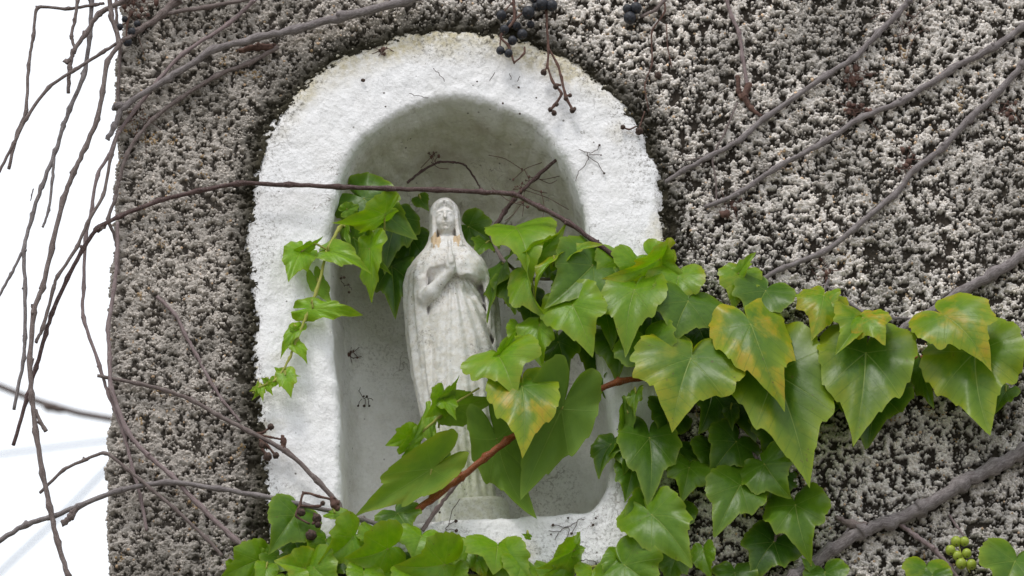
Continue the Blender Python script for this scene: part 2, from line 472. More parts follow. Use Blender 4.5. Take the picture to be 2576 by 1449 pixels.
def wrap(s, z, h):
    """s along the face (negative turns round the corner), h height above the face -> world"""
    s = np.asarray(s); arc = RC * math.pi / 2
    lump = np.zeros_like(s); near = s < 0.06
    zc = np.stack([0 * z[near], z[near], 0 * z[near]], -1)
    lump[near] = (0.016 * (fbm(zc, 9, 3, 401) - 0.5) + 0.010 * (fbm(zc, 45, 2, 402) - 0.5)) * (1 - sstep(0.0, 0.06, s[near]))
    x = np.empty_like(s); y = np.empty_like(s); nx = np.zeros_like(s); ny = np.full_like(s, -1.0)
    f = s >= 0
    x[f] = CORNER_X + RC + s[f]; y[f] = 0
    m = (s < 0) & (s > -arc); a = -s[m] / RC
    x[m] = CORNER_X + RC - RC * np.sin(a); y[m] = RC - RC * np.cos(a); nx[m] = -np.sin(a); ny[m] = -np.cos(a)
    k = s <= -arc
    x[k] = CORNER_X; y[k] = RC + (-s[k] - arc); nx[k] = -1; ny[k] = 0
    return np.stack([x + lump + nx * h, y + ny * h, z], -1), np.stack([nx, ny, np.zeros_like(nx)], -1)

def face_fields(s, z):
    p = np.stack([s, z, np.zeros_like(s)], -1)
    q = p + 0.004 * np.stack([fbm(p, 160, 2, 201) - .5, fbm(p, 160, 2, 202) - .5, 0 * s], -1)
    clump = fbm(q * np.array([1, 1.12, 1]), 140, 4, 5, 0.7)              # crust of lumps, 6 mm or so
    broad = fbm(p, 9, 3, 31)
    xz = np.stack([CORNER_X + RC + s, z], -1).reshape(-1, 2)
    sd_o = signed_dist(xz, OUT_XZ).reshape(s.shape)
    return p, clump, broad, sd_o

def crust(clump, s):
    lo_ = 0.36 + 0.06 * sstep(0.25, 0.5, s)                # more bare gaps to the right
    return 0.0052 * sstep(lo_, lo_ + 0.10, clump) + 0.010 * np.clip(clump - lo_ - 0.05, 0, 1)

step = 0.00145
ns, nz = int((X1 - CORNER_X + BACK) / step), int((Z1 - Z0) / step)
S, Z = np.meshgrid(np.linspace(-BACK, X1 - CORNER_X - RC, ns), np.linspace(Z0, Z1, nz))
P, clump, broad, sd_o = face_fields(S, Z)
edge_in = sstep(0.0, 0.045, sd_o)
h = crust(clump, S) + 0.0035 * (fbm(P, 330, 2, 9) - 0.5) + 0.010 * (broad - 0.5) - 0.001
h = h - 0.004 * (1 - edge_in)
V, _ = wrap(S, Z, h)
rightness = sstep(0.25, 0.55, S)
nn = fbm(P, 40, 4, 77)
dark = np.stack([0.12 - 0.065 * rightness, 0.103 - 0.058 * rightness, 0.088 - 0.052 * rightness], -1)
lo_ = 0.36 + 0.06 * rightness
lime = sstep(0.0, 0.06, clump - lo_ - 0.035)[..., None]
tint = dark * (0.5 + 0.7 * nn)[..., None]
tint = tint * (1 - lime) + (np.array([0.48, 0.44, 0.40]) + np.array([0.26, 0.255, 0.25]) * rightness[..., None]) * (0.7 + 0.6 * fbm(P, 300, 2, 66))[..., None] * lime
topside = sstep(0.02, 0.2, Z - at(1100, 420).z)
moss = np.clip((1 - sstep(0.0, 0.05, sd_o + 0.02 * (nn - 0.5))), 0, 1)
lime_ = 0.72 + 0.56 * fbm(P, 6.5, 4, 310)
tint = tint * lime_[..., None]
gone = (0.35 * sstep(0.54, 0.66, fbm(P * np.array([1, 0.6, 1]), 10, 4, 91)))[..., None]
tint = tint * (1 - gone) + np.array([0.055, 0.05, 0.038]) * gone
tint = tint * (1 - moss[..., None]) + np.array([0.045, 0.04, 0.026]) * (0.5 + nn)[..., None] * moss[..., None]
idx = np.arange(ns * nz).reshape(nz, ns)
quads = np.stack([idx[:-1, :-1], idx[:-1, 1:], idx[1:, 1:], idx[1:, :-1]], -1).reshape(-1, 4)
keep = sd_o.ravel()[quads].max(1) > -0.004
quads = quads[keep]
used = np.unique(quads); remap = np.full(ns * nz, -1); remap[used] = np.arange(len(used))
fo = mesh_obj('render_coat', V.reshape(-1, 3)[used], remap[quads], M['cement'], wall, attrs={'tint': tint.reshape(-1, 3)[used]})
tag(fo, 'dark weathered cement between the pale grit')

# grit: rounded grains sitting on the coat
def ico():
    t = (1 + 5 ** 0.5) / 2
    v = np.array([(-1, t, 0), (1, t, 0), (-1, -t, 0), (1, -t, 0), (0, -1, t), (0, 1, t), (0, -1, -t), (0, 1, -t), (t, 0, -1), (t, 0, 1), (-t, 0, -1), (-t, 0, 1)], float)
    v /= np.linalg.norm(v[0])
    f = np.array([(0, 11, 5), (0, 5, 1), (0, 1, 7), (0, 7, 10), (0, 10, 11), (1, 5, 9), (5, 11, 4), (11, 10, 2), (10, 7, 6), (7, 1, 8), (3, 9, 4), (3, 4, 2), (3, 2, 6), (3, 6, 8), (3, 8, 9), (4, 9, 5), (2, 4, 11), (6, 2, 10), (8, 6, 7), (9, 8, 1)])
    return v, f

def grit(sp, keep_lo, keep_hi, r_lo, r_hi, seed):
    r = np.random.default_rng(seed)
    s, z = np.meshgrid(np.arange(-0.05, X1 - CORNER_X - RC - 0.02, sp), np.arange(Z0 + 0.02, Z1 - 0.02, sp))
    s = (s + r.uniform(-.5, .5, s.shape) * sp).ravel(); z = (z + r.uniform(-.5, .5, z.shape) * sp).ravel()
    p, clump, broad, sd = face_fields(s, z)
    k = sd > -0.012
    fade = sstep(0.0, 0.035, sd + 0.02 * (fbm(p, 45, 3, 3) - 0.5))
    blot = fbm(p, 26, 3, 55)                                  # patches where the grit has gone
    lo_ = 0.36 + 0.06 * sstep(0.25, 0.5, s)
    chance = keep_lo + (keep_hi - keep_lo) * sstep(0.0, 0.07, clump - lo_ - 0.01 + 0.10 * (blot - 0.5))
    chance = chance * (0.25 + 0.75 * fade)
    chance = np.where(sd < 0.004, 0.16 * sstep(-0.008, 0.004, sd), chance)
    k &= r.random(len(s)) < chance
    s, z, p, clump, broad, sd, fade, blot = (a[k] for a in (s, z, p, clump, broad, sd, fade, blot))
    h = crust(clump, s) + 0.0035 * (fbm(p, 330, 2, 9) - 0.5) + 0.010 * (broad - 0.5) - 0.001 - 0.004 * (1 - sstep(0, 0.045, sd))
    size = r_lo + (r_hi - r_lo) * r.random(len(s)) ** 1.6
    c, n = wrap(s, z, h + size * 0.02)
    right = sstep(0.22, 0.5, s)
    v0, f0 = ico()
    n_g = len(s)
    vv = v0[None] * (1 + r.uniform(-0.28, 0.28, (n_g, 12, 1))) * size[:, None, None]
    vv = vv * (1 + r.uniform(-0.3, 0.3, (n_g, 1, 3)))
    verts = (c[:, None, :] + vv).reshape(-1, 3)
    faces = (f0[None] + 12 * np.arange(n_g)[:, None, None]).reshape(-1, 3)
    lum = np.clip(r.normal(0.5, 0.17, n_g), 0.08, 1)
    a = np.array([0.31, 0.285, 0.26]); b = np.array([0.78, 0.71, 0.645])
    a2 = np.array([0.48, 0.445, 0.41]); b2 = np.array([1.0, 0.925, 0.85])
    cl = (a + (b - a) * lum[:, None]) * (1 - right[:, None]) + (a2 + (b2 - a2) * lum[:, None]) * right[:, None]
    cl = cl * (0.72 + 0.56 * fbm(p, 6.5, 4, 310))[:, None] * (0.8 + 0.4 * fbm(p, 60, 2, 311))[:, None]
    warm = r.random(n_g)
    cl = np.where((warm > 0.975)[:, None], cl * np.array([1.05, 0.82, 0.6]), cl)
    # dark algae film along the arch edge and in drifting patches, with some ochre lichen
    al = np.clip((1 - fade) * 1.0 + 0.42 * sstep(0.54, 0.66, fbm(p * np.array([1, 0.6, 1]), 10, 4, 91)), 0, 0.88)
    cl = cl * (1 - al[:, None]) + np.array([0.07, 0.062, 0.042]) * al[:, None]
    rim = (sd < 0.006) & (r.random(n_g) < 0.75 - 30 * np.clip(sd + 0.005, 0, 0.02))
    cl = np.where(rim[:, None], np.array([0.62, 0.58, 0.47]) * r.uniform(.6, 1.15, (n_g, 1)), cl)
    li = sstep(0.765, 0.80, fbm(p, 55, 3, 123))
    cl = cl * (1 - 0.7 * li[:, None]) + np.array([0.3, 0.17, 0.03]) * 0.7 * li[:, None]
    return verts, faces, np.repeat(cl, 12, 0)

for nm, args in (('grit', (0.0027, 0.05, 0.75, 0.0007, 0.0021, 21)),):
    v_, f_, c_ = grit(*args)
    go = mesh_obj(nm, v_, f_, M['grain'], wall, attrs={'tint': c_})
    tag(go, 'pale lime and stone grit standing out of the wall', kind='stuff')

# plain remainder of the building outside the finely built area
def sheet(name, corners, mat, parent):
    return mesh_obj(name, corners, [tuple(range(len(corners)))], mat, parent, smooth=False)
XR, ZT, YB = X1 + 5.0, 7.2, 7.0
fe = 0.004
mesh_obj('lower_face', [(CORNER_X, 0, 0), (XR, 0, 0), (XR, 0, Z0 + fe), (CORNER_X, 0, Z0 + fe)], [(0, 1, 2, 3)], M['far'], wall, smooth=False)
mesh_obj('upper_face', [(CORNER_X, 0, Z1 - fe), (XR, 0, Z1 - fe), (XR, 0, ZT), (CORNER_X, 0, ZT)], [(0, 1, 2, 3)], M['far'], wall, smooth=False)
mesh_obj('plain_face', [(X1 - fe, 0, Z0 + fe), (XR, 0, Z0 + fe), (XR, 0, Z1 - fe), (X1 - fe, 0, Z1 - fe)], [(0, 1, 2, 3)], M['far'], wall, smooth=False)
mesh_obj('end_face', [(CORNER_X + 0.002, 0, 0), (CORNER_X + 0.002, YB, 0), (CORNER_X + 0.002, YB, ZT), (CORNER_X + 0.002, 0, ZT)], [(0, 1, 2, 3)], M['far'], wall, smooth=False)
bx = [(CORNER_X - .05, -.05, ZT), (XR + .05, -.05, ZT), (XR + .05, YB + .05, ZT), (CORNER_X - .05, YB + .05, ZT)]
bx += [(x, y, z + 0.12) for x, y, z in bx]
mesh_obj('coping', bx, [(0, 3, 2, 1), (4, 5, 6, 7), (0, 1, 5, 4), (1, 2, 6, 5), (2, 3, 7, 6), (3, 0, 4, 7)], M['slate'], wall, smooth=False)
mesh_obj('rear_face', [(XR, YB, 0), (CORNER_X, YB, 0), (CORNER_X, YB, ZT), (XR, YB, ZT), (XR, 0, 0), (XR, 0, ZT)], [(0, 1, 2, 3), (4, 0, 3, 5)], M['far'], wall, smooth=False)

# ------------------------------------------------------------------ niche: band, rounded arris, hollow
NT_ = 760
def start_aligned(pts):
    return resample(pts, NT_)
# match both outlines by arc fraction of their open sides so that rays run across the band
def matched(pts, marks):
    """resample so that the points with index marks fall on equal shares"""
    p = np.array(pts, float); shares = [0, .30, .5, .70, .9, 1.0]
    q = np.vstack([p, p[:1]])
    res = []
    for k in range(len(marks) - 1):
        seg = q[marks[k]:marks[k + 1] + 1]
        n = int(round((shares[k + 1] - shares[k]) * NT_))
        d = np.linalg.norm(np.diff(seg, axis=0), axis=1); s = np.concatenate([[0], np.cumsum(d)])
        t = np.linspace(0, s[-1], n, endpoint=False)
        res.append(np.stack([np.interp(t, s, seg[:, j]) for j in (0, 1)], 1))
    return np.vstack(res)
o_xz = matched(OUT_XZ, [0, 12, 19, 27, 39, 40])
i_xz = matched(INN_XZ, [0, 13, 20, 27, 39, 40])
def smooth_loop(a, k):
    for _ in range(k): a = 0.25 * np.roll(a, 1, 0) + 0.5 * a + 0.25 * np.roll(a, -1, 0)
    return a
o_xz, i_xz = smooth_loop(o_xz, 8), smooth_loop(i_xz, 10)
wob = fbm(np.stack([i_xz[:, 0], i_xz[:, 1], 0 * i_xz[:, 0]], -1), 22, 3, 4) - 0.5
cen = np.array([at(1165, 800).x, at(1165, 700).z])
inward = cen - i_xz; inward /= np.linalg.norm(inward, axis=1)[:, None]
# inward direction per outline point = normal of the loop
tan_ = np.roll(i_xz, -4, 0) - np.roll(i_xz, 4, 0); tan_ /= np.linalg.norm(tan_, axis=1)[:, None]
nrm_ = np.stack([tan_[:, 1], -tan_[:, 0]], 1)
nrm_ *= np.sign((nrm_ * inward).sum(1))[:, None]
nrm_ = smooth_loop(nrm_, 30); nrm_ /= np.linalg.norm(nrm_, axis=1)[:, None]
i_xz = i_xz + nrm_ * (wob * 0.006)[:, None]
DEP = 0.175
top_z, spring_z = at(1140, 250).z, at(1140, 640).z
rings = []
def ring(xz, y): rings.append(np.stack([xz[:, 0], np.broadcast_to(y, (NT_,)), xz[:, 1]], -1))
out_n = o_xz - i_xz; bw = np.linalg.norm(out_n, axis=1)[:, None]; out_n /= bw
o_xz = o_xz + out_n * (0.016 * (fbm(np.stack([o_xz[:, 0], o_xz[:, 1], 0 * o_xz[:, 0]], -1), 24, 3, 14) - 0.5))[:, None]
ring(o_xz + out_n * 0.03, 0.016)
ring(o_xz + out_n * 0.006, 0.006)
for f in np.linspace(0, 1, 34)[:-1]:
    bulge = 0.003 * min(1.0, f * 9) ** 0.6
    ring(o_xz + (i_xz + out_n * 0.012 - o_xz) * f, 0.0 - bulge)
R_A = 0.012
y_in = -0.003
for a in np.linspace(0, math.pi / 2, 8):
    ring(i_xz + out_n * (R_A * (1 - math.sin(a))) * 1.0, -0.003 + R_A * (1 - math.cos(a)) * 1.25)
# hollow: quarter ellipse; squarer on the jambs, rounder overhead
up = sstep(0, 1, (i_xz[:, 1] - spring_z) / (top_z - spring_z))
side_taper = 0.012 + 0.03 * up
n_exp = 5.0 - 3.0 * up                                     # superellipse exponent
reach = 0.035 + 0.075 * up
for k in range(1, 30):
    a = k / 29 * math.pi / 2
    ca, sa = math.cos(a), math.sin(a)
    dep = R_A + (DEP - R_A) * (sa ** (2 / n_exp))
    ins = reach * (1 - max(ca, 1e-6) ** (2 / n_exp)) + side_taper * sa * 0.6
    ring(i_xz + nrm_ * ins[:, None], dep)
last = rings[-1][:, [0, 2]]
for f in np.linspace(0, 1, 26)[1:]:
    tgt = np.stack([cen[0] + (last[:, 0] - cen[0]) * 0.0 + 0 * last[:, 0], np.clip(last[:, 1], at(1165, 1150).z, at(1165, 560).z)], 1)
    ring(last + (tgt - last) * f, DEP + 0.006 * math.sin(f * math.pi / 2))
RG = np.stack(rings)                                       # v, t, 3
nv = RG.shape[0]
# relief: hand trowelled plaster
PV = RG.reshape(-1, 3)
du = np.roll(RG, -1, 1) - np.roll(RG, 1, 1)
dv = np.gradient(RG, axis=0)
nn_ = np.cross(du, dv).reshape(-1, 3); nn_ /= (np.linalg.norm(nn_, axis=1)[:, None] + 1e-12)
onband = 1 - sstep(0.004, 0.03, RG.reshape(-1, 3)[:, 1])
rel = (0.0110 - 0.0075 * onband) * (fbm(PV, 20, 3, 41) - 0.5) + 0.0028 * (fbm(PV * np.array([1, 1, 1.0]), 75, 3, 43) - 0.5) + 0.0009 * (fbm(PV, 210, 2, 47) - 0.5)
amp = np.ones(nv); amp[:2] = 0.2
PV = PV + nn_ * (rel * np.repeat(amp, NT_))[:, None]
# grime: algae film and painted shade in the hollow, strongest under its crown, dirt at the outer rim and in the angles
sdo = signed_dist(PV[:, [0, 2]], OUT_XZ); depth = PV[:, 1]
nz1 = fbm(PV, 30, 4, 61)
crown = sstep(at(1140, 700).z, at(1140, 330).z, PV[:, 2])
film_shade = sstep(0.012, 0.07, depth) * (0.26 + 0.95 * crown) * (0.35 + 1.2 * nz1)
film_shade += 0.35 * (1 - sstep(0.0, 0.03, np.abs(depth - 0.02))) * sstep(0.45, 0.7, nz1)
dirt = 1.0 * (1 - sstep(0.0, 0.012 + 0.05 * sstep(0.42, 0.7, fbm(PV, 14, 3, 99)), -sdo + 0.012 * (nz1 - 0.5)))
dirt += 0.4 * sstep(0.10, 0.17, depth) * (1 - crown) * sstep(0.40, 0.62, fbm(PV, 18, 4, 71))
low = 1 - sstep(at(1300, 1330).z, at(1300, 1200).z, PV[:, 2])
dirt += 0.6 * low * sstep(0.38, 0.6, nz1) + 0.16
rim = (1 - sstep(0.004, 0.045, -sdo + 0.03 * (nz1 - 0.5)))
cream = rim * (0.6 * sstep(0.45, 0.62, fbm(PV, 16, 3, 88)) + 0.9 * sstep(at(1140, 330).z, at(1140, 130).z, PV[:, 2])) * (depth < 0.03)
gr = np.clip(np.stack([film_shade, dirt, cream], 1), 0, 1)
ii = np.arange(nv * NT_).reshape(nv, NT_); jj = np.roll(ii, -1, 1)
nq = np.stack([ii[:-1], jj[:-1], jj[1:], ii[1:]], -1).reshape(-1, 4)
niche = mesh_obj('niche', PV, nq, M['plaster'], wall, origin=at(1150, 1312), attrs={'grime_shade': gr})
tag(niche, 'white painted arched recess with a broad plaster surround')

# ------------------------------------------------------------------ statue (signed distance modelling, meshed with surface nets)
def surface_nets(F, org, h):
    neg = F < 0
    nx, ny, nzz = F.shape
    c = [(i, j, k) for i in (0, 1) for j in (0, 1) for k in (0, 1)]
    sh = (nx - 1, ny - 1, nzz - 1)
    cnt = np.zeros(sh, np.int8)
    for i, j, k in c: cnt += neg[i:nx - 1 + i, j:ny - 1 + j, k:nzz - 1 + k]
    act = (cnt > 0) & (cnt < 8)
    I = np.argwhere(act)
    vid = np.full(sh, -1, np.int64); vid[act] = np.arange(len(I))
    acc = np.zeros((len(I), 3)); num = np.zeros(len(I))
    for a in c:
        for ax in range(3):
            if a[ax]: continue
            b = list(a); b[ax] = 1
            fa = F[I[:, 0] + a[0], I[:, 1] + a[1], I[:, 2] + a[2]]; fb = F[I[:, 0] + b[0], I[:, 1] + b[1], I[:, 2] + b[2]]
            m = (fa < 0) != (fb < 0)
            t = np.where(m, fa / (fa - fb + 1e-20), 0)
            pt = np.array(a, float)[None].repeat(len(I), 0); pt[:, ax] += t
            acc[m] += pt[m]; num[m] += 1
    verts = (I + acc / num[:, None]) * h + np.array(org)
    quads = []
    for ax in range(3):
        o1, o2 = [(1, 2), (2, 0), (0, 1)][ax]
        sl0 = [slice(None)] * 3; sl1 = [slice(None)] * 3
        sl0[ax] = slice(0, -1); sl1[ax] = slice(1, None)
        a_, b_ = neg[tuple(sl0)], neg[tuple(sl1)]
        for flip in (False, True):
            e = np.argwhere((a_ & ~b_) if not flip else (~a_ & b_))
            e = e[(e[:, o1] > 0) & (e[:, o2] > 0) & (e[:, o1] < F.shape[o1] - 1) & (e[:, o2] < F.shape[o2] - 1)]
            def cell(d1, d2):
                q = e.copy(); q[:, o1] += d1; q[:, o2] += d2
                return vid[q[:, 0], q[:, 1], q[:, 2]]
            q = [cell(-1, -1), cell(0, -1), cell(0, 0), cell(-1, 0)]
            if flip: q = q[::-1]
            quads.append(np.stack(q, 1))
    return verts, np.vstack(quads)

def smin(a, b, k):
    hh = np.clip(0.5 + 0.5 * (b - a) / k, 0, 1)
    return b * (1 - hh) + a * hh - k * hh * (1 - hh)
def smax(a, b, k): return -smin(-a, -b, k)

def build_statue():
    hs = 1.15                                              # millimetres
    lo, hi = np.array([-72, -50, -8]), np.array([76, 62, 424])
    n = ((hi - lo) / hs).astype(int)
    ax = [lo[k] + hs * np.arange(n[k]) for k in range(3)]
    X, Y, Zz = np.meshgrid(*ax, indexing='ij')             # Y towards the viewer
    X = X.astype(np.float32); Y = Y.astype(np.float32); Zz = Zz.astype(np.float32)
    def prof(zs, vs): return np.interp(Zz[0, 0], zs, vs).astype(np.float32)[None, None, :]
    def ell(cx, cy, cz, rx, ry, rz):
        d = np.sqrt(((X - cx) / rx) ** 2 + ((Y - cy) / ry) ** 2 + ((Zz - cz) / rz) ** 2)
        return (d - 1) * min(rx, ry, rz)
    def cap(a, b, ra, rb):
        a = np.array(a, float); b = np.array(b, float); ab = b - a
        t = np.clip(((X - a[0]) * ab[0] + (Y - a[1]) * ab[1] + (Zz - a[2]) * ab[2]) / (ab @ ab), 0, 1)
        return np.sqrt((X - a[0] - t * ab[0]) ** 2 + (Y - a[1] - t * ab[1]) ** 2 + (Zz - a[2] - t * ab[2]) ** 2) - (ra + (rb - ra) * t)
    def column(cx, cy, rx, ry):
        d = np.sqrt(((X - cx) / rx) ** 2 + ((Y - cy) / ry) ** 2)
        return (d - 1) * np.minimum(rx, ry) * 0.85
    th = np.arctan2(X, Y + 4)                              # 0 faces the viewer
    # gown: narrow at the foot, swelling to the belly, drawn in under the hands
    zs = [-10, 0, 40, 90, 150, 210, 250, 280, 305, 325]
    gown = column(prof(zs, [4, 4, 5, 6, 7, 7, 6, 5, 3, 0]), prof(zs, [2, 2, 3, 4, 6, 8, 8, 6, 4, 0]),
                  prof(zs, [33, 33, 34, 37, 41, 42, 39, 33, 26, 20]), prof(zs, [24, 24, 24, 26, 29, 31, 30, 26, 22, 18]))
    # folds fan out from the waist under the hands
    fan = np.arctan2(X - 2, 330 - Zz)
    ff = 2.4 * (vnoise(np.stack([fan * 16, Zz / 160 + 0 * X, 0 * X + 3], -1), 1.0, 5) - 0.5) + 0.9 * np.sin(fan * 47 + 3.0 * vnoise(np.stack([fan * 5, Zz / 70 + 0 * X, 0 * X], -1), 1.0, 9))
    ff = ff * prof([0, 60, 150, 260, 310], [0.5, 0.8, 1.0, 1.0, .3])
    ff += 0.9 * np.sin(X * 0.62 + Zz * 0.02 + 1.0) * prof([0, 120, 200], [1.4, 1.0, 0.0])
    ff += 0.3 * np.abs(np.sin(X * 0.27 - Zz * 0.018)) * prof([0, 60, 260], [1.0, 1.0, .6])
    gown = gown + np.where(Y > -10, ff, 0)
    gown = smax(gown, Zz - 330, 4)
    # mantle: outer shell open at the front
    zs = [-10, 0, 40, 100, 160, 200, 240, 280, 305, 325, 338, 350, 362]
    mrx = [34, 34, 36, 45, 54, 58, 59.5, 59, 56, 50, 42, 31, 22]
    mry = [26, 26, 28, 32, 35, 36, 37, 37, 36, 33, 30, 26, 22]
    mcx = [2, 2, 2, 2, 1.5, 1.5, 0, -1, -2, -2, -1, 0, 0]
    mant = column(prof(zs, mcx), prof(zs, [-6] * 13), prof(zs, mrx), prof(zs, mry))
    mf = 0.9 * np.sin(th * 17 + Zz * 0.014) + 0.5 * np.sin(th * 31 - Zz * 0.02)
    mant = mant + mf * prof([0, 300, 340], [1, 1, 0])
    mant = smax(mant, Zz - 362, 5)
    xl = prof([0, 60, 140, 250, 300, 316], [-20, -24, -27, -31, -31, -26]) + 1.6 * np.sin(Zz / 9.0) * prof([0, 100, 180, 215, 235], [.3, 1, 1.2, .8, 0])
    xr = prof([0, 60, 140, 200, 216, 232, 262, 296, 316], [26, 32, 40, 47, 51, 44, 44, 42, 30])
    topc = prof([0, 400], [0, 0])
    open_x = smax(xl - X, X - xr, 2)                       # negative between the edges
    lip = 317 - np.abs(X - 4) * 0.10 - np.where(X > 8, (X - 8) * 0.55, 0)
    opening = smax(smax(open_x, Zz - lip, 6), -Y - 4, 4)
    mant_o = smax(mant, -opening, 2.0)
    # rolled front edge of the left mantle fall
    zz1 = Zz[0, 0]
    body = smin(gown, mant_o, 1.6)
    # hollow under the right-hand drapery
    hollow = ell(27, 34, 268, 17, 22, 24)
    # chest, shoulders
    chest = ell(-1, 2, 322, 36, 24, 30)
    body = smin(body, chest, 5)
    # drapery over the far forearm: thick lip sweeping down to the right
    sheetd = ell(19, 7, 306, 31, 30, 36) + 1.6 * (vnoise(np.stack([X, Y, Zz], -1), 1 / 9.0, 61) - 0.5) + 0.35 * np.sin(X * 0.30 - Zz * 0.16)
    sheetd = smax(sheetd, (299 - 0.22 * (X - 10) + 1.8 * np.sin(X * 0.33)) - Zz, 1.2)
    sheetd = smax(sheetd, 7 - X, 3)
    body = smin(body, sheetd, 2.0)
    body = smin(body, cap((46, 14, 298), (51, 6, 262), 5, 6), 4)
    body = smax(body, -ell(30, 33, 280, 15, 12, 15), 2.5)
    # near forearm with sleeve, rising to the hands
    arm = cap((-32, 22, 274), (-24, 30, 278), 10.5, 9.5)
    arm = smin(arm, cap((-26, 30, 278), (0, 39, 300), 9.0, 6.0), 4)
    sleeve = cap((-36, 18, 300), (-38, 14, 262), 9, 6)
    body = smin(body, smin(arm, sleeve, 5), 2.5)
    # hands: palms pressed, fingers up
    palm = smin(ell(0.5, 40, 309, 4.6, 7, 10), ell(5, 40, 309, 4.2, 7, 10), 1.0)
    body = smin(body, palm, 2)
    for k, (dy, ln) in enumerate(((6.5, 338), (2.6, 343), (-1.4, 341), (-5, 336))):
        for sx in (1.2, 4.6):
            body = smin(body, cap((sx + (0.8 if sx < 2 else -0.4), 40 + dy, 311), (3 + (sx - 3) * 0.5, 37 + dy * 0.8, ln + 2), 2.4, 1.5), 0.5)
    for sx in (-0.6, 6.4):
        body = smin(body, cap((sx, 44, 306), (sx * 0.6 + 1, 44, 323), 2.6, 1.9), 0.8)
    # neck, head
    body = smin(body, cap((0, 2, 340), (0, 4, 372), 11, 9.5), 3)
    head = ell(0, 5, 386, 15.5, 17.5, 22)
    head = smin(head, ell(0, 13, 373, 8, 7, 8), 5)         # jaw and chin
    for s_ in (-1, 1):
        head = smax(head, -ell(s_ * 6, 23.6, 389, 4.0, 3.0, 2.6), 2.0)   # eye sockets
        head = smin(head, ell(s_ * 6, 19.6, 388.6, 2.9, 2.2, 1.7), 0.8)    # lids
        head = smin(head, ell(s_ * 6.4, 15.6, 380, 4.2, 4, 4.5), 3)     # cheeks
        head = smin(head, cap((s_ * 2.4, 21.4, 393), (s_ * 9.5, 18, 392.4), 1.3, 1.1), 1.5)
    head = smin(head, cap((0, 21, 392), (0, 25, 382.5), 1.5, 2.3), 1.6)  # nose
    head = smin(head, ell(0, 20.8, 376.6, 3.9, 2.2, 1.1), 0.8)          # lips
    head = smin(head, ell(0, 20.4, 374, 3.3, 2.2, 1.2), 0.8)
    head = smin(head, ell(0, 18.4, 368.8, 3.8, 4, 3.2), 1.8)
    # locks of hair beside the face
    for s_ in (-1, 1):
        head = smin(head, cap((s_ * 4, 20, 405), (s_ * 14, 12, 392), 3.4, 3.4), 1.2)
        head = smin(head, cap((s_ * 14, 12, 392), (s_ * 14.5, 12, 372), 3.2, 3.0), 1.2)
        head = smin(head, cap((s_ * 14.5, 12, 372), (s_ * 17, 17, 345), 3.0, 3.4), 1.2)
    # veil: hood round the head falling to the shoulders
    vz = [338, 350, 362, 372, 385, 398, 408, 416]
    veil = column(prof(vz, [0] * 8), prof(vz, [-3, -3, -3, -3, -2, -1, 0, 0]), prof(vz, [35, 28, 23, 21, 20, 18.5, 14.5, 8]), prof(vz, [24, 22, 20, 20, 20.5, 20, 16.5, 9]))
    veil = smin(veil, ell(0, -1, 394, 19.5, 21, 23.5), 3)
    veil = smax(veil, Zz - 417, 3); veil = smax(veil, 332 - Zz, 3)
    veil = veil + 0.6 * np.sin(th * 14) * prof([330, 400], [1, 0])
    fc = smax(np.abs(X) - prof([330, 350, 370, 392, 404, 410], [15, 14.5, 14.5, 14, 11, 5]), 3 - Y, 2)
    fc = smax(fc, Zz - 409, 2)
    veil = smax(veil, -fc, 1.5)
    body = smin(body, head, 1.2)
    body = smin(body, veil, 1.2)
    # feet wave of the hem
    hem = column(prof([0, 12], [4, 4]), prof([0, 12], [2, 2]), prof([-8, 0, 14, 30], [37, 36, 34, 30]), prof([-8, 0, 14, 30], [28, 27, 25, 22]))
    hem = smax(hem + 1.0 * np.sin(th * 11), Zz - 26, 4)
    body = smin(body, hem, 4)
    # chipped patch on the right edge, small pits
    body = smax(body, -ell(60, 14, 226, 7, 14, 10), 1.5)
    body = smax(body, -ell(-40, 34, 228, 4.5, 6, 2.4), 1.5)
    for cz in ():
        body = smin(body, cap((-45, 20, cz + 9), (-30, 25, cz - 4), 2.0, 2.8), 5)
    pn = np.stack([X, Y, Zz], -1)
    nr = np.abs(body) < 3.0
    pr = pn[nr]
    body[nr] += (0.7 * (vnoise(pr, 1 / 7.0, 3) - 0.5) + 0.3 * (vnoise(pr, 1 / 2.6, 8) - 0.5)).astype(np.float32)
    v, q = surface_nets(body, lo, hs)
    return v, q

sv_, sq_ = build_statue()
ST_DEPTH = 0.075
ST_BASE = at(1171, 1272, -ST_DEPTH)
lean = math.radians(-4.0)
def st_world(p):
    p = np.asarray(p, float) / 1000.0
    x, y, z = p[:, 0], -p[:, 1], p[:, 2]
    # slight lean to the left at the top
    xr_ = x * math.cos(lean) + z * math.sin(lean); zr_ = -x * math.sin(lean) + z * math.cos(lean)
    return np.stack([ST_BASE.x + xr_, ST_BASE.y + y, ST_BASE.z + zr_], 1)
x_, y_, z_ = sv_[:, 0], sv_[:, 1], sv_[:, 2]
wn1 = fbm(sv_, 1 / 22.0, 3, 5)
tan_w = 0.75 * np.exp(-(((z_ - 354 + 3 * np.sin(x_)) / 10) ** 4)) * np.exp(-(((np.abs(x_) - 13) / 7) ** 4)) * (y_ > 0) * np.where(x_ < 0, 1, .8)
tan_w = tan_w + ((z_ > 352) & (z_ < 380) & (x_ < -9) & (x_ > -26)) * 0.25 + 0.18 * ((z_ > 290) & (z_ < 345))
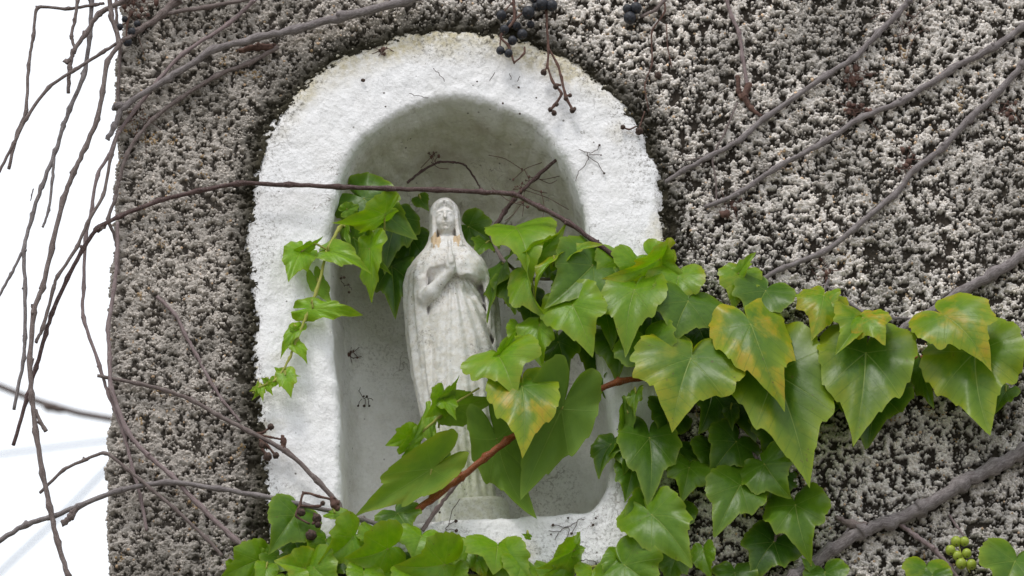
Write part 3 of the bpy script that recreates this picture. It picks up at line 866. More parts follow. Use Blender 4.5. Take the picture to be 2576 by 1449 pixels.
# dirt lodged where the surface is hollow
dirt_w = 0.2 + 0.55 * sstep(0.56, 0.74, wn1) + 0.45 * ((z_ > 318) & (z_ < 348) & (y_ > 8)) * sstep(0.4, 0.6, wn1)
green_w = sstep(150, 40, z_) * (0.4 + 0.8 * wn1) + 0.15 * (z_ < 250)
statue = empty('praying_statue', ST_BASE - Vector((0, 0, 0.055)))
tag(statue, 'weathered white painted statue of a veiled woman with praying hands inside the niche', 'statue')
mesh_obj('figure', st_world(sv_), sq_, M['statue'], statue, attrs={'wear': np.clip(np.stack([tan_w, dirt_w, green_w], 1), 0, 1)})
# plinth with a chamfered top
def plinth():
    secs = [(-62, 47, 38), (-8, 47, 38), (-3, 45, 36), (0, 41, 32)]
    vs, fs = [], []
    for z, rx, ry in secs:
        for k in range(28):
            a = 2 * math.pi * k / 28
            c, s = math.cos(a), math.sin(a)
            e = 0.5
            vs.append((8 + rx * math.copysign(abs(c) ** e, c), ry * math.copysign(abs(s) ** e, s) - 2, z))
    for r in range(3):
        for k in range(28):
            fs.append((r * 28 + k, r * 28 + (k + 1) % 28, (r + 1) * 28 + (k + 1) % 28, (r + 1) * 28 + k))
    fs.append(tuple(3 * 28 + k for k in range(28)))
    return np.array(vs), fs
pv_, pf_ = plinth()
mesh_obj('plinth', st_world(pv_), pf_, M['statue'], statue, attrs={'wear': np.tile([0.0, 0.35, 0.55], (len(pv_), 1))})

# ------------------------------------------------------------------ stems
def catmull(P, R, sub):
    P = [Vector(p) for p in P]; pts, rad, node = [], [], []
    n = len(P)
    for i in range(n - 1):
        p0, p1, p2, p3 = P[max(0, i - 1)], P[i], P[i + 1], P[min(n - 1, i + 2)]
        for k in range(sub):
            t = k / sub
            m1, m2 = (p2 - p0) * 0.33, (p3 - p1) * 0.33
            h00, h10, h01, h11 = 2*t**3-3*t**2+1, t**3-2*t**2+t, -2*t**3+3*t**2, t**3-t**2
            pts.append(p1 * h00 + m1 * h10 + p2 * h01 + m2 * h11)
            rad.append(R[i] + (R[i + 1] - R[i]) * t); node.append(k == 0 and i > 0)
    pts.append(P[-1]); rad.append(R[-1]); node.append(False)
    return pts, rad, node

def tube(pts, rad, sides=8, rough=0.0, rnd=None):
    vs, fs, al = [], [], []
    n = len(pts)
    t0 = (pts[1] - pts[0]).normalized()
    nrm = t0.orthogonal().normalized()
    L = 0.0
    seed = random.random() * 50
    for i in range(n):
        t = (pts[min(i + 1, n - 1)] - pts[max(i - 1, 0)]).normalized()
        nrm = (nrm - t * nrm.dot(t)).normalized()
        b = t.cross(nrm)
        if i: L += (pts[i] - pts[i - 1]).length
        for k in range(sides):
            a = 2 * math.pi * k / sides
            r = rad[i] * (1 + (rnd.uniform(-rough, rough) if rnd else 0))
            vs.append(pts[i] + (nrm * math.cos(a) + b * math.sin(a)) * r)
            al.append((k / sides if k <= sides // 2 else 1 - k / sides, L * 40, seed))
    for i in range(n - 1):
        for k in range(sides):
            fs.append((i * sides + k, i * sides + (k + 1) % sides, (i + 1) * sides + (k + 1) % sides, (i + 1) * sides + k))
    fs.append(tuple(reversed(range(sides)))); fs.append(tuple((n - 1) * sides + k for k in range(sides)))
    return [tuple(v) for v in vs], fs, al

def merge(parts):
    vs, fs, al = [], [], []
    for v, f, a in parts:
        o = len(vs); vs += v; fs += [tuple(i + o for i in q) for q in f]; al += a
    return vs, fs, al

def ball(c, r, sq=(1, 1, 1), rnd=None, jit=0.12, sub=1):
    v, f = ico()
    f = [tuple(q) for q in f]; v = [Vector(p) for p in v]
    for _ in range(sub):
        mid = {}; nf = []
        def m(a, b):
            k = (min(a, b), max(a, b))
            if k not in mid: v.append(((v[a] + v[b]) / 2).normalized()); mid[k] = len(v) - 1
            return mid[k]
        for a, b, c_ in f:
            ab, bc, ca = m(a, b), m(b, c_), m(c_, a)
            nf += [(a, ab, ca), (b, bc, ab), (c_, ca, bc), (ab, bc, ca)]
        f = nf
    rnd = rnd or random
    vs = [tuple(Vector(c) + Vector((p.x * sq[0], p.y * sq[1], p.z * sq[2])) * r * (1 + rnd.uniform(-jit, jit))) for p in v]
    return vs, f, [(0.2, 0, 0)] * len(vs)

def path3(pts, out):
    """[(x, y[, out_mm])] -> points; out in mm when a point gives none"""
    return [at(p[0], p[1], (p[2] if len(p) > 2 else out) / 1000.0) for p in pts]

def stem_parts(pts, w0, w1, out, rnd, nodes=True, sides=8, sub=7, swell=0.42):
    P = path3(pts, out)
    n = len(P)
    cum = [0.0]
    for a, b in zip(P, P[1:]): cum.append(cum[-1] + (b - a).length)
    R = [(w0 + (w1 - w0) * c / cum[-1]) * PX * 0.5 for c in cum]
    pts3, rad, nd = catmull(P, R, sub)
    jit = rad[0] * 0.35
    for i in range(1, len(pts3) - 1):
        pts3[i] = pts3[i] + Vector((rnd.uniform(-1, 1), rnd.uniform(-1, 1), rnd.uniform(-1, 1))) * jit * 0.6
    extra = []
    if nodes:
        base = list(rad)
        for i, f in enumerate(nd):
            if f:
                for k, s in ((-1, 0.35), (0, 1.0), (1, 0.4)):
                    if 0 <= i + k < len(rad): rad[i + k] = base[i + k] * (1 + swell * s)
                if rnd.random() < 0.55:
                    d = Vector((rnd.uniform(-1, 1), -rnd.uniform(0.0, 0.6), rnd.uniform(-0.6, 1))).normalized()
                    extra.append(ball(pts3[i] + d * base[i] * 1.2, base[i] * rnd.uniform(0.55, 0.85), (1, 1, 1.2), rnd, 0.25, 0))
    return [tube(pts3, rad, sides, 0.09, rnd)] + extra

def stem(name, label, pts, w0, w1, out=10, mat='bark', nodes=True, group=None, cat='vine stem', branches=(), seed=None, sides=8):
    rnd = random.Random(seed if seed is not None else hash(len(label) * 131 + int(pts[0][0]) * 7 + int(pts[0][1])))
    root = path3(pts[:1], out)[0]
    vs, fs, al = merge(stem_parts(pts, w0, w1, out, rnd, nodes, sides))
    o = mesh_obj(name, vs, fs, M[mat], None, origin=root, attrs={'along': al})
    tag(o, label, cat, group)
    for b in branches:
        bv, bf, ba = merge(stem_parts(b[0], b[1], b[2], out, rnd, nodes, 6))
        mesh_obj(b[3] if len(b) > 3 else 'side_shoot', bv, bf, M[b[4] if len(b) > 4 else mat], o, attrs={'along': ba})
    return o

HG = 'bare vine stems hanging against the sky'
WG = 'bare vine stems lying on the wall'
S_ = 'bare_vine_stem'
stem(S_, 'leftmost thin dry vine stem hanging from the top left edge', [(262, 8), (240, 12), (172, 22), (95, 20), (84, 90), (72, 165), (65, 280), (45, 330), (22, 425)], 8, 9, 25, group=HG)
stem(S_, 'dry vine stem bending down from top left with a knobbly broken end', [(345, -20), (315, 0), (250, 35), (215, 85), (185, 130), (175, 170), (172, 235)], 15, 10, 35, group=HG,
     branches=[([(178, 150), (165, 158)], 14, 18, 'bud')])
stem(S_, 'dry vine stem slanting from the wall corner down to the left edge', [(330, 92), (310, 100), (260, 130), (190, 175), (122, 220), (65, 300), (35, 360), (-5, 437)], 9, 8, 45, group=HG)
stem(S_, 'short dry vine stem ending high beside the slanting twigs', [(200, -20), (195, 0), (188, 50), (180, 92), (188, 122)], 9, 8, 30, group=HG)
stem(S_, 'long dark double-bent vine stem hanging far left of the wall', [(232, -20), (230, 0), (226, 90), (212, 185), (175, 275), (160, 315), (140, 380), (105, 470), (82, 540), (60, 630), (64, 724), (62, 850), (60, 900), (35, 1030)], 12, 9, 20, group=HG, mat='greybark',
     branches=[([(55, 635), (28, 690), (-5, 748)], 8, 8), ([(137, 390), (132, 450), (122, 530), (107, 572)], 8, 7), ([(84, 475), (80, 490), (77, 505)], 4, 3, 'tendril')])
stem(S_, 'longest dry vine stem running down the left side to the bottom edge', [(276, -20), (280, 40), (300, 110), (270, 155), (258, 230), (245, 300), (215, 370), (185, 435), (160, 500), (130, 625), (107, 724), (85, 785), (75, 910), (80, 1000), (90, 1085), (107, 1190), (125, 1275), (145, 1365), (172, 1449), (180, 1475)], 12, 13, 50, group=HG,
     branches=[([(90, 1030), (100, 1060), (116, 1085)], 7, 12, 'dry_bud'), ([(85, 780), (83, 772), (82, 765)], 9, 9, 'bud')])
stem(S_, 'vine stem hugging the upper wall corner in the sky gap', [(292, -20), (294, 60), (302, 130), (297, 230), (303, 300)], 8, 7, 5, group=HG)
stem(S_, 'thin vine stem crossing the upper left wall then curving down past the corner', [(650, -10), (635, 5), (575, 60), (460, 135), (400, 200), (345, 270), (300, 330), (275, 390), (245, 440), (230, 530), (215, 600), (210, 724), (210, 800), (250, 920), (272, 990), (310, 1085), (335, 1185), (355, 1255), (370, 1335)], 10, 8, 14, group=HG, mat='mauve')
stem(S_, 'thickest upper left vine branch arching over the wall to a broken end', [(1060, -12), (1030, 0), (860, 42), (740, 75), (650, 95), (540, 125), (425, 195), (310, 270), (288, 318), (270, 352)], 23, 13, 26, group=WG, sides=10, mat='greybark',
     branches=[([(306, 266), (284, 270)], 22, 16, 'stub')])
stem(S_, 'vine stem below the thick arching branch, bending down at the wall corner', [(700, 118), (625, 160), (545, 190), (450, 250), (385, 300), (345, 345), (320, 390), (300, 450), (290, 500), (272, 550), (295, 615), (297, 690)], 12, 8, 12, group=WG,
     branches=[([(690, 118), (650, 118), (600, 128)], 22, 12, 'rough_knot', 'stalk')])
stem(S_, 'long dark vine stem crossing the niche above the statue head', [(33, 1120), (70, 995), (90, 925), (115, 840), (130, 790), (170, 700), (210, 625), (245, 575), (300, 545, 18), (400, 505, 22), (500, 480, 24), (600, 462, 26), (725, 465, 26), (850, 470, 26), (975, 475, 26), (1100, 478, 26), (1215, 484, 26), (1290, 488, 28), (1360, 522, 28), (1430, 560, 28), (1500, 612, 26), (1575, 664, 22)], 10, 13, 30, mat='darkbark', group=WG, nodes=True,
     branches=[([(262, 566, 22), (244, 577, 30)], 16, 20, 'bud', 'bark')])
stem(S_, 'thin vine stem between the longest hanging stem and the wall corner', [(300, 330), (280, 390), (260, 490), (220, 560), (195, 620), (145, 695), (135, 724), (107, 825), (90, 862)], 8, 9, 40, group=HG)
stem(S_, 'forked dry stem in the top left corner of the wall', [(455, -15), (445, 0), (410, 35), (350, 75), (318, 98)], 24, 10, 24, group=WG,
     branches=[([(412, 34), (520, 18), (650, -8)], 12, 9)])
stem(S_, 'long vine stem descending the wall corner and slanting to the bottom leaves', [(296, 560), (295, 640), (287, 724), (272, 820), (276, 900), (280, 975), (320, 1085), (372, 1145), (430, 1195), (500, 1270), (590, 1355), (650, 1400), (715, 1455)], 9, 13, 22, mat='mauve', group=WG)
stem(S_, 'dark vine stem with dried berries slanting over the lower left niche edge', [(245, 945), (350, 965), (415, 982), (480, 1005), (550, 1045), (625, 1085), (720, 1135), (800, 1210), (850, 1268), (862, 1290)], 9, 13, 20, mat='bark', group=WG,
     branches=[([(712, 1130), (714, 1112), (710, 1098)], 16, 10, 'dry_bud', 'stalk'), ([(640, 1090), (662, 1088), (681, 1074)], 6, 5, 'berry_stalk', 'stalk'), ([(648, 1092), (680, 1100), (708, 1105)], 6, 5, 'berry_stalk', 'stalk'),
               ([(655, 1108), (675, 1125), (690, 1142)], 6, 6, 'berry_stalk', 'stalk')])
stem(S_, 'thin pale vine stem down the middle of the left wall strip', [(395, 745), (440, 790), (465, 840), (495, 895), (530, 960), (562, 1010), (605, 1060)], 9, 7, 8, mat='mauve', group=WG,
     branches=[([(532, 988), (560, 962), (585, 952)], 4, 3)])
stem(S_, 'vine stem rising from the left gap then slanting down the lower left wall', [(100, 1240), (160, 1182), (212, 1158), (265, 1140), (320, 1180), (380, 1230), (440, 1280), (520, 1355), (560, 1400)], 8, 9, 30, mat='bark', group=WG)
stem(S_, 'thick dry vine branch running from the left edge across the niche foot', [(-10, 1365), (65, 1320), (130, 1300), (195, 1274), (300, 1234), (420, 1214), (550, 1230), (650, 1247), (760, 1270), (850, 1290), (910, 1306), (975, 1330), (1040, 1362), (1110, 1390), (1190, 1412), (1260, 1440)], 13, 12, 26, mat='greybark', group=WG,
     branches=[([(195, 1276), (178, 1300), (155, 1318)], 16, 18, 'stub', 'bark')])
stem(S_, 'topmost long grey vine stem across the right wall', [(2305, -20), (2288, 0), (2258, 35), (2208, 85), (2148, 145), (2078, 190), (1928, 295), (1863, 350), (1783, 395), (1718, 430), (1675, 457)], 15, 12, 12, mat='greybark', group=WG)
stem(S_, 'second grey vine stem across the right wall, below the topmost', [(2600, 50), (2576, 65), (2498, 120), (2393, 175), (2268, 255), (2168, 295), (2068, 360), (1948, 425), (1858, 485), (1773, 522)], 17, 12, 12, mat='greybark', group=WG)
stem(S_, 'third grey vine stem across the right wall, reaching down to the leaves', [(2600, 138), (2576, 160), (2508, 235), (2438, 300), (2373, 370), (2303, 425), (2248, 490), (2148, 575), (2068, 635), (1968, 675), (1905, 708)], 17, 12, 12, mat='greybark', group=WG)
stem(S_, 'stout grey vine branch entering the right leaves from the right edge', [(2610, 622), (2576, 640), (2498, 690), (2418, 735), (2318, 800), (2248, 845), (2180, 900)], 26, 24, 14, mat='greybark', group=WG, sides=12,
     branches=[([(2325, 802), (2250, 800), (2200, 800), (2140, 765), (2080, 720)], 6, 7), ([(2300, 815), (2280, 850), (2255, 890)], 9, 7), ([(2085, 705), (2070, 735)], 9, 9)])
stem(S_, 'thickest grey vine branch in the lower right corner', [(2620, 1118), (2576, 1136), (2500, 1175), (2418, 1216), (2318, 1280), (2240, 1312), (2168, 1336), (2093, 1382), (1998, 1452), (1960, 1485)], 36, 27, 18, mat='greybark', group=WG, sides=14,
     branches=[([(2180, 1328), (2140, 1318), (2105, 1300)], 30, 12, 'knot', 'bark'), ([(2100, 1372), (2125, 1345), (2135, 1325)], 9, 8)])
stem(S_, 'slender mauve twig leaving the lower right branch downwards', [(2263, 1318), (2305, 1350), (2348, 1380), (2388, 1424), (2420, 1470)], 11, 12, 14, mat='mauve', group=WG)
stem(S_, 'short thin twig above the unripe berries', [(2388, 1296), (2408, 1325), (2425, 1350)], 6, 5, 8, mat='mauve', group=WG)
stem(S_, 'pinkish straight vine stem hanging from the top right edge to a dry knot', [(1824, -20), (1828, 0), (1842, 45), (1858, 80), (1868, 145), (1880, 215)], 9, 9, 12, mat='mauve', group=WG,
     branches=[([(1882, 212), (1875, 245), (1890, 272), (1915, 292)], 20, 8, 'dry_knot', 'stalk'), ([(1855, 190), (1858, 230), (1866, 250)], 12, 10, 'dry_knot', 'stalk')])
stem(S_, 'thin dry fork hanging beneath the pinkish stem', [(1855, 258), (1825, 330), (1793, 395), (1800, 450), (1803, 505)], 5, 4, 12, mat='bark', group=WG, branches=[([(1792, 395), (1760, 398), (1722, 405)], 4, 3)])
stem(S_, 'dark twig slanting up inside the niche right of the statue head', [(1244, 572, -60), (1270, 532, -60), (1294, 500, -50), (1350, 445, -40), (1439, 370, -15)], 12, 8, -40, mat='darkbark', group=WG)
stem(S_, 'fine dead twig arching inside the niche above the horizontal stem', [(1024, 460, -90), (1062, 430, -90), (1104, 408, -90), (1140, 408, -90), (1169, 415, -90), (1192, 445, -90), (1209, 475, -90)], 7, 4, -90, mat='darkbark', group=WG)
stem(S_, 'mauve stem crossing behind the red stem at the statue foot', [(1062, 1335), (1100, 1280), (1135, 1235), (1175, 1190), (1212, 1150)], 12, 6, 8, mat='mauve', group=WG)
stem(S_, 'reddish brown tangle of twig at the top edge right of the grapes', [(1680, -10), (1650, 25), (1610, 42)], 10, 8, 12, mat='bark', group=WG, branches=[([(1668, -10), (1672, 30), (1640, 80), (1640, 160), (1622, 215), (1632, 280)], 5, 3, 'side_shoot', 'stalk'), ([(1676, 60), (1680, 120), (1690, 170)], 3, 3, 'side_shoot', 'stalk')])

# dry bud scars and leaf remains on the right wall
rk = random.Random(5)
def dry_cluster(label, x, y, n, spread, r, out=8):
    o = at(x, y, out / 1000)
    parts = []
    for k in range(n):
        a = at(x + rk.gauss(0, spread), y + rk.gauss(0, spread), (out + rk.uniform(-4, 6)) / 1000)
        parts.append(ball(a, r * PX * rk.uniform(.3, .95), (1, .8, rk.uniform(.8, 1.8)), rk, 0.35, 0))
        b = at(x + rk.gauss(0, spread * 1.8), y + rk.gauss(0, spread * 1.8), (out + rk.uniform(-4, 2)) / 1000)
        m = (a + b) / 2 + Vector((rk.uniform(-1, 1), 0, rk.uniform(-1, 1))) * spread * PX * 0.6
        pp, rr, _ = catmull([a, m, b], [1.0 * PX] * 3, 4)
        parts.append(tube(pp, rr, 4))
    vs, fs, al = merge(parts)
    ob = mesh_obj('dry_leaf_remains', vs, fs, M['stalk'], None, origin=o)
    tag(ob, label, 'dry twigs', 'dry remains on the wall')
dry_cluster('crumpled dry remains under the topmost grey stem', 2150, 195, 12, 16, 9)
dry_cluster('dark dry remains on the second grey stem', 2150, 275, 14, 18, 10)
dry_cluster('dry curl hanging below the lower end of the second grey stem', 1842, 530, 9, 14, 10)
dry_cluster('brown dry remains on the third grey stem', 2290, 405, 9, 15, 10)
dry_cluster('dry twisted remains near the right edge', 2530, 285, 10, 16, 9)
dry_cluster('reddish dry rootlets at the top right beside the topmost stem', 2285, 70, 9, 28, 4)
dry_cluster('dried bunch left over at the upper left wall corner', 345, 22, 14, 22, 9, 20)
dry_cluster('dry twig remains just above the right leaves', 2065, 690, 6, 16, 7)
dry_cluster('dry rootlets under the arching branch on the left wall', 350, 300, 8, 18, 3)
dry_cluster('dark dry remains on the niche rim at upper left', 965, 130, 7, 8, 6, 4)
dry_cluster('small dark remains in the niche left of the statue', 884, 890, 9, 6, 5, -168)
dry_cluster('dead catkin-like remains on the slanting twig in the niche', 1325, 475, 16, 26, 5, -48)
dry_cluster('little bud remains at the niche crown twig', 1090, 388, 8, 12, 5, -92)

# ------------------------------------------------------------------ ivy leaves
def leaf_outline(n_side, rnd, lobes=1.0):
    """polar radius by angle from the tip; returns arrays phi, r (closed)"""
    deg = [0, 4, 10, 18, 28, 38, 48, 60, 75, 95, 115, 135, 152, 166, 175, 180]
    rr = [1.0, .905, .79, .685, .615, .60, .62, .625, .62, .615, .605, .575, .51, .37, .20, .11]
    ph = np.linspace(-180, 180, 2 * n_side + 1)[:-1]
    a = np.abs(ph)
    r = np.interp(a, deg, rr)
    lc_ = rnd.uniform(44, 54)
    r = r + (lobes - 0.72 + rnd.uniform(-.2, .25)) * 0.15 * np.exp(-((a - lc_) / 8.5) ** 2) + rnd.uniform(0, .05) * np.exp(-((a - 78) / 8) ** 2)
    side = np.where(ph < 0, 1.0 + rnd.uniform(-.08, .08), 1.0 + rnd.uniform(-.08, .08))
    # coarse forward-pointing teeth
    k = rnd.uniform(.85, 1.15)
    saw = ((a * k / 20.0 + rnd.random() + 0.25 * np.sin(a / 23.0 + np.where(ph < 0, 2.0, 0.0))) % 1.0)
    teeth = np.where((a > 9) & (a < 150), (0.042 * (1 - saw) ** 1.2 - 0.012) * np.interp(a, [9, 20, 110, 150], [.4, 1, .8, .2]), 0)
    saw2 = ((a * k / 17.0 + 0.3) % 1.0)
    r = r * side + teeth
    r = r + 0.02 * np.sin(np.radians(ph) * 5 + rnd.uniform(0, 6))
    return np.radians(ph), r

NS, NR = 62, 9
def leaf_mesh(J, T, W_, roll, fl, fr, droop, cup, wave, tone, yel, flip, rnd, lobes):
    axis = T - J; L = axis.length; axis.normalize(); W = W_ * 1.06
    wave = wave * rnd.uniform(1.0, 2.4)
    view = (EYE - (J + T) / 2).normalized()
    nrm = (view - axis * view.dot(axis)).normalized()
    if flip: nrm = -nrm
    lat = nrm.cross(axis).normalized()
    rot = Matrix.Rotation(math.radians(roll), 3, axis)
    nrm, lat = rot @ nrm, rot @ lat
    phi, r = leaf_outline(NS, rnd, lobes)
    hw = np.max(r * np.abs(np.sin(phi)))
    ws = (W * PX / 2) / (L * hw)                            # lateral scale
    fr_ = np.linspace(0, 1, NR + 1)[1:] ** 0.85
    U = (fr_[:, None] * (r * np.cos(phi))[None]); Vv = (fr_[:, None] * (r * np.sin(phi))[None])
    F = np.broadcast_to(fr_[:, None], U.shape)
    u = np.concatenate([[0], U.ravel()]); v = np.concatenate([[0], Vv.ravel()]); f = np.concatenate([[0], F.ravel()])
    ph = np.concatenate([[0], np.broadcast_to(phi[None], U.shape).ravel()])
    y = v * ws
    # rotate each half about the midrib, then curl its outer part
    yy = np.zeros_like(y); zz = np.zeros_like(y)
    for s, ang in ((-1, fl), (1, fr)):
        m = (y * s) > 0
        d = np.abs(y[m])
        a0 = math.radians(ang)
        kc = math.radians(cup) / (hw * ws) * 1.0
        # arc: angle along d is a0 - kc*d
        q = 8
        ac_y = np.zeros_like(d); ac_z = np.zeros_like(d)
        for i in range(q):
            aa = a0 - kc * d * (i + .5) / q
            ac_y += np.cos(aa) * d / q; ac_z += np.sin(aa) * d / q
        yy[m] = s * ac_y; zz[m] = ac_z
    # droop along the length
    du_ = math.radians(droop)
    uu = np.zeros_like(u); zb = np.zeros_like(u); q = 8
    for i in range(q):
        aa = -du_ * (np.clip(u, -0.4, 1) * (i + .5) / q) * 1.2
        uu += np.cos(aa) * u / q; zb += np.sin(aa) * u / q
    # keep the tip where it belongs
    k = math.hypot(np.interp(1.0, [1.0], [1.0]), 0)
    tipu = sum(math.cos(-du_ * (i + .5) / q * 1.2) for i in range(q)) / q
    tipz = sum(math.sin(-du_ * (i + .5) / q * 1.2) for i in range(q)) / q
    ang = math.atan2(tipz, tipu); sc = 1 / math.hypot(tipu, tipz)
    cu, su = math.cos(-ang) * sc, math.sin(-ang) * sc
    u2 = uu * cu - (zb + 0) * su; z2 = uu * su + zb * cu
    p0 = rnd.uniform(0, 6.28)
    bend = rnd.uniform(-0.13, 0.13)
    yy = yy + bend * np.clip(u2, 0, 1) * (np.clip(u2, 0, 1) - 1.0) * 1.6
    z2 = z2 + zz + wave * (np.sin(ph * 4 + p0) * 0.6 + np.sin(ph * 9 + p0 * 2) * 0.4) * f ** 3.6 * 1.15
    # blade puffed between ribs
    z2 = z2 + 0.003 * np.abs(np.sin((np.abs(ph)) / math.radians(46) * math.pi)) * np.sin(np.pi * np.clip(f, 0, 1)) * (np.abs(ph) < 2.4)
    B = np.array([list(axis * L), list(lat * L), list(nrm * L)])
    verts = np.stack([u2, yy, z2], 1) @ B + np.array(J)
    n = 2 * NS
    faces = []
    for i in range(n): faces.append((0, 1 + i, 1 + (i + 1) % n))
    for rI in range(NR - 1):
        a, b = 1 + rI * n, 1 + (rI + 1) * n
        for i in range(n):
            j = (i + 1) % n
            faces.append((a + i, b + i, b + j, a + j))
    seed = rnd.uniform(0, 40)
    uvs = np.stack([u, v, np.full_like(u, seed)], 1)
    lc = np.stack([np.full_like(u, yel), np.full_like(u, tone), f], 1)
    return verts, faces, uvs, lc

PLANTS = {}
def ivy(key, label, x, y, out, group='living ivy shoots'):
    e = empty('ivy_shoot', at(x, y, out / 1000))
    tag(e, label, 'ivy', group); PLANTS[key] = e
    return e

def ivy_stem(key, pts, w0, w1, out, mat, nodes=True):
    rnd = random.Random(int(pts[0][0]))
    vs, fs, al = merge(stem_parts(pts, w0, w1, out, rnd, nodes, 8))
    return mesh_obj('stem', vs, fs, M[mat], PLANTS[key], attrs={'along': al})

leaf_i = [0]
def leaf(key, jx, jy, tx, ty, w, oj, ot, roll=0, fl=12, fr=12, droop=34, cup=24, wave=0.034, tone=0.45, yel=0.1, flip=False, lobes=1.0, pet=None, label=None):  # low tone also paints shade onto leaves lying behind others
    leaf_i[0] += 1
    rnd = random.Random(1000 + leaf_i[0])
    if key == 'mid':
        k_ = 1.13; w *= k_; tx, ty = jx + (tx - jx) * k_, jy + (ty - jy) * k_
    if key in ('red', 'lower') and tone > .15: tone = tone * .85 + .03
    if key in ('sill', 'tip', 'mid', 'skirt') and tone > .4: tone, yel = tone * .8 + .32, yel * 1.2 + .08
    J, T = at(jx, jy, oj / 1000), at(tx, ty, ot / 1000)
    v, f, uv, lc = leaf_mesh(J, T, w, roll + rnd.uniform(-6, 6), fl + rnd.uniform(-6, 12), fr + rnd.uniform(-6, 12), droop + rnd.uniform(-5, 5), cup + rnd.uniform(-4, 6), wave, tone, yel, flip, rnd, lobes)
    o = mesh_obj('leaf', v, f, M['leaf'], PLANTS[key], origin=J, attrs={'leafcol': lc}, uv=uv)
    if label: o['label'] = label
    # petiole
    if pet is None and w < 72:
        end = J + Vector((rnd.uniform(-.004, .004), 0.012, rnd.uniform(-.002, .004)))
    elif pet is None:
        end = J + Vector((rnd.uniform(-.012, .012), 0.035 if oj > 30 else 0.018, rnd.uniform(-.03, -.005)))
    else:
        end = at(pet[0], pet[1], pet[2] / 1000)
    mid = (J + end) / 2 + Vector((0, -0.004, 0.008))
    pp, rr, _ = catmull([J, mid, end], [2.4 * PX, 2.2 * PX, 2.8 * PX], 4)
    pv, pf, pa = tube(pp, rr, 6)
    mesh_obj('petiole', pv, pf, M['green'], o, attrs={'along': pa})
    return o

# --- upper left shoot with the drooping tip
ivy('tip', 'pale green ivy shoot tip drooping over the left side of the niche', 862, 560, -20)
ivy_stem('tip', [(905, 520, -80), (862, 566, -10), (854, 575, 8), (825, 628, 18), (796, 733, 20), (771, 796, 22), (746, 854, 24), (729, 900, 24), (696, 954, 26), (650, 975, 26), (636, 990, 26)], 11, 5, 20, 'green')
leaf('tip', 915, 500, 1053, 602, 158, -20, -30, roll=-18, fl=18, fr=-6, tone=.28, yel=.0, label='large glossy dark green leaf')
leaf('tip', 968, 540, 826, 562, 112, 12, 34, roll=-38, fl=-10, fr=-6, droop=45, cup=26, tone=.75, yel=.18)
leaf('tip', 890, 597, 990, 700, 90, -20, -2, roll=20, tone=.3, droop=35)
leaf('tip', 828, 632, 934, 690, 74, 22, 30, roll=-25, droop=50, cup=22, tone=.85, yel=.2, pet=(822, 640, 18))
leaf('tip', 930, 625, 937, 770, 88, 16, 10, roll=32, fl=-8, droop=30, tone=.6, yel=.15)
leaf('tip', 1000, 545, 965, 700, 140, -80, -70, roll=-12, tone=.1, yel=0)  # tone lowered to paint in the niche's shade
leaf('tip', 985, 670, 995, 805, 120, -95, -80, roll=10, tone=.1, yel=0)  # darkened in colour as a leaf in the niche's shade
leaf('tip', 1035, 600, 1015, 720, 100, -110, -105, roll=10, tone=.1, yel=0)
leaf('tip', 757, 634, 722, 724, 84, 22, 34, roll=8, tone=.72, yel=.05, pet=(822, 628, 18))
leaf('tip', 758, 632, 812, 592, 34, 22, 24, roll=35, tone=.8, pet=(820, 627, 18))
leaf('tip', 798, 708, 842, 766, 54, 10, 14, roll=-30, tone=.75, yel=.2, flip=True)
leaf('tip', 787, 776, 918, 792, 62, 26, 34, roll=-30, fl=-6, droop=24, tone=.85, yel=.15, pet=(783, 768, 22))
leaf('tip', 742, 832, 704, 907, 44, 22, 20, roll=30, fl=30, cup=40, tone=.75, yel=.15)
leaf('tip', 742, 866, 774, 917, 42, 24, 24, roll=-20, fl=24, tone=.8, yel=.2)
leaf('tip', 744, 832, 726, 822, 24, 24, 24, tone=.8)
leaf('tip', 712, 942, 690, 925, 30, 22, 20, tone=.85, yel=.25)
leaf('tip', 718, 945, 733, 1004, 52, 28, 30, roll=10, fl=16, tone=.9, yel=.25)
leaf('tip', 716, 945, 760, 946, 22, 26, 26, roll=-30, tone=.9, yel=.2)
leaf('tip', 690, 958, 668, 972, 26, 26, 28, tone=.95, yel=.3)
leaf('tip', 672, 966, 690, 998, 22, 26, 28, roll=25, tone=.95, yel=.3)
leaf('tip', 652, 975, 632, 1008, 24, 26, 28, roll=-25, tone=1.0, yel=.3)
leaf('tip', 655, 976, 662, 1014, 22, 27, 30, tone=1.0, yel=.3)
leaf('tip', 672, 962, 655, 950, 18, 26, 26, tone=1.0, yel=.3)
leaf('tip', 648, 976, 626, 985, 16, 26, 26, roll=20, tone=1.0, yel=.35)
leaf('tip', 868, 572, 886, 626, 36, -6, 4, roll=40, tone=.6)
leaf('tip', 1058, 500, 1082, 534, 46, -110, -105, tone=.2)
leaf('tip', 872, 528, 905, 516, 40, -10, -20, tone=.5)

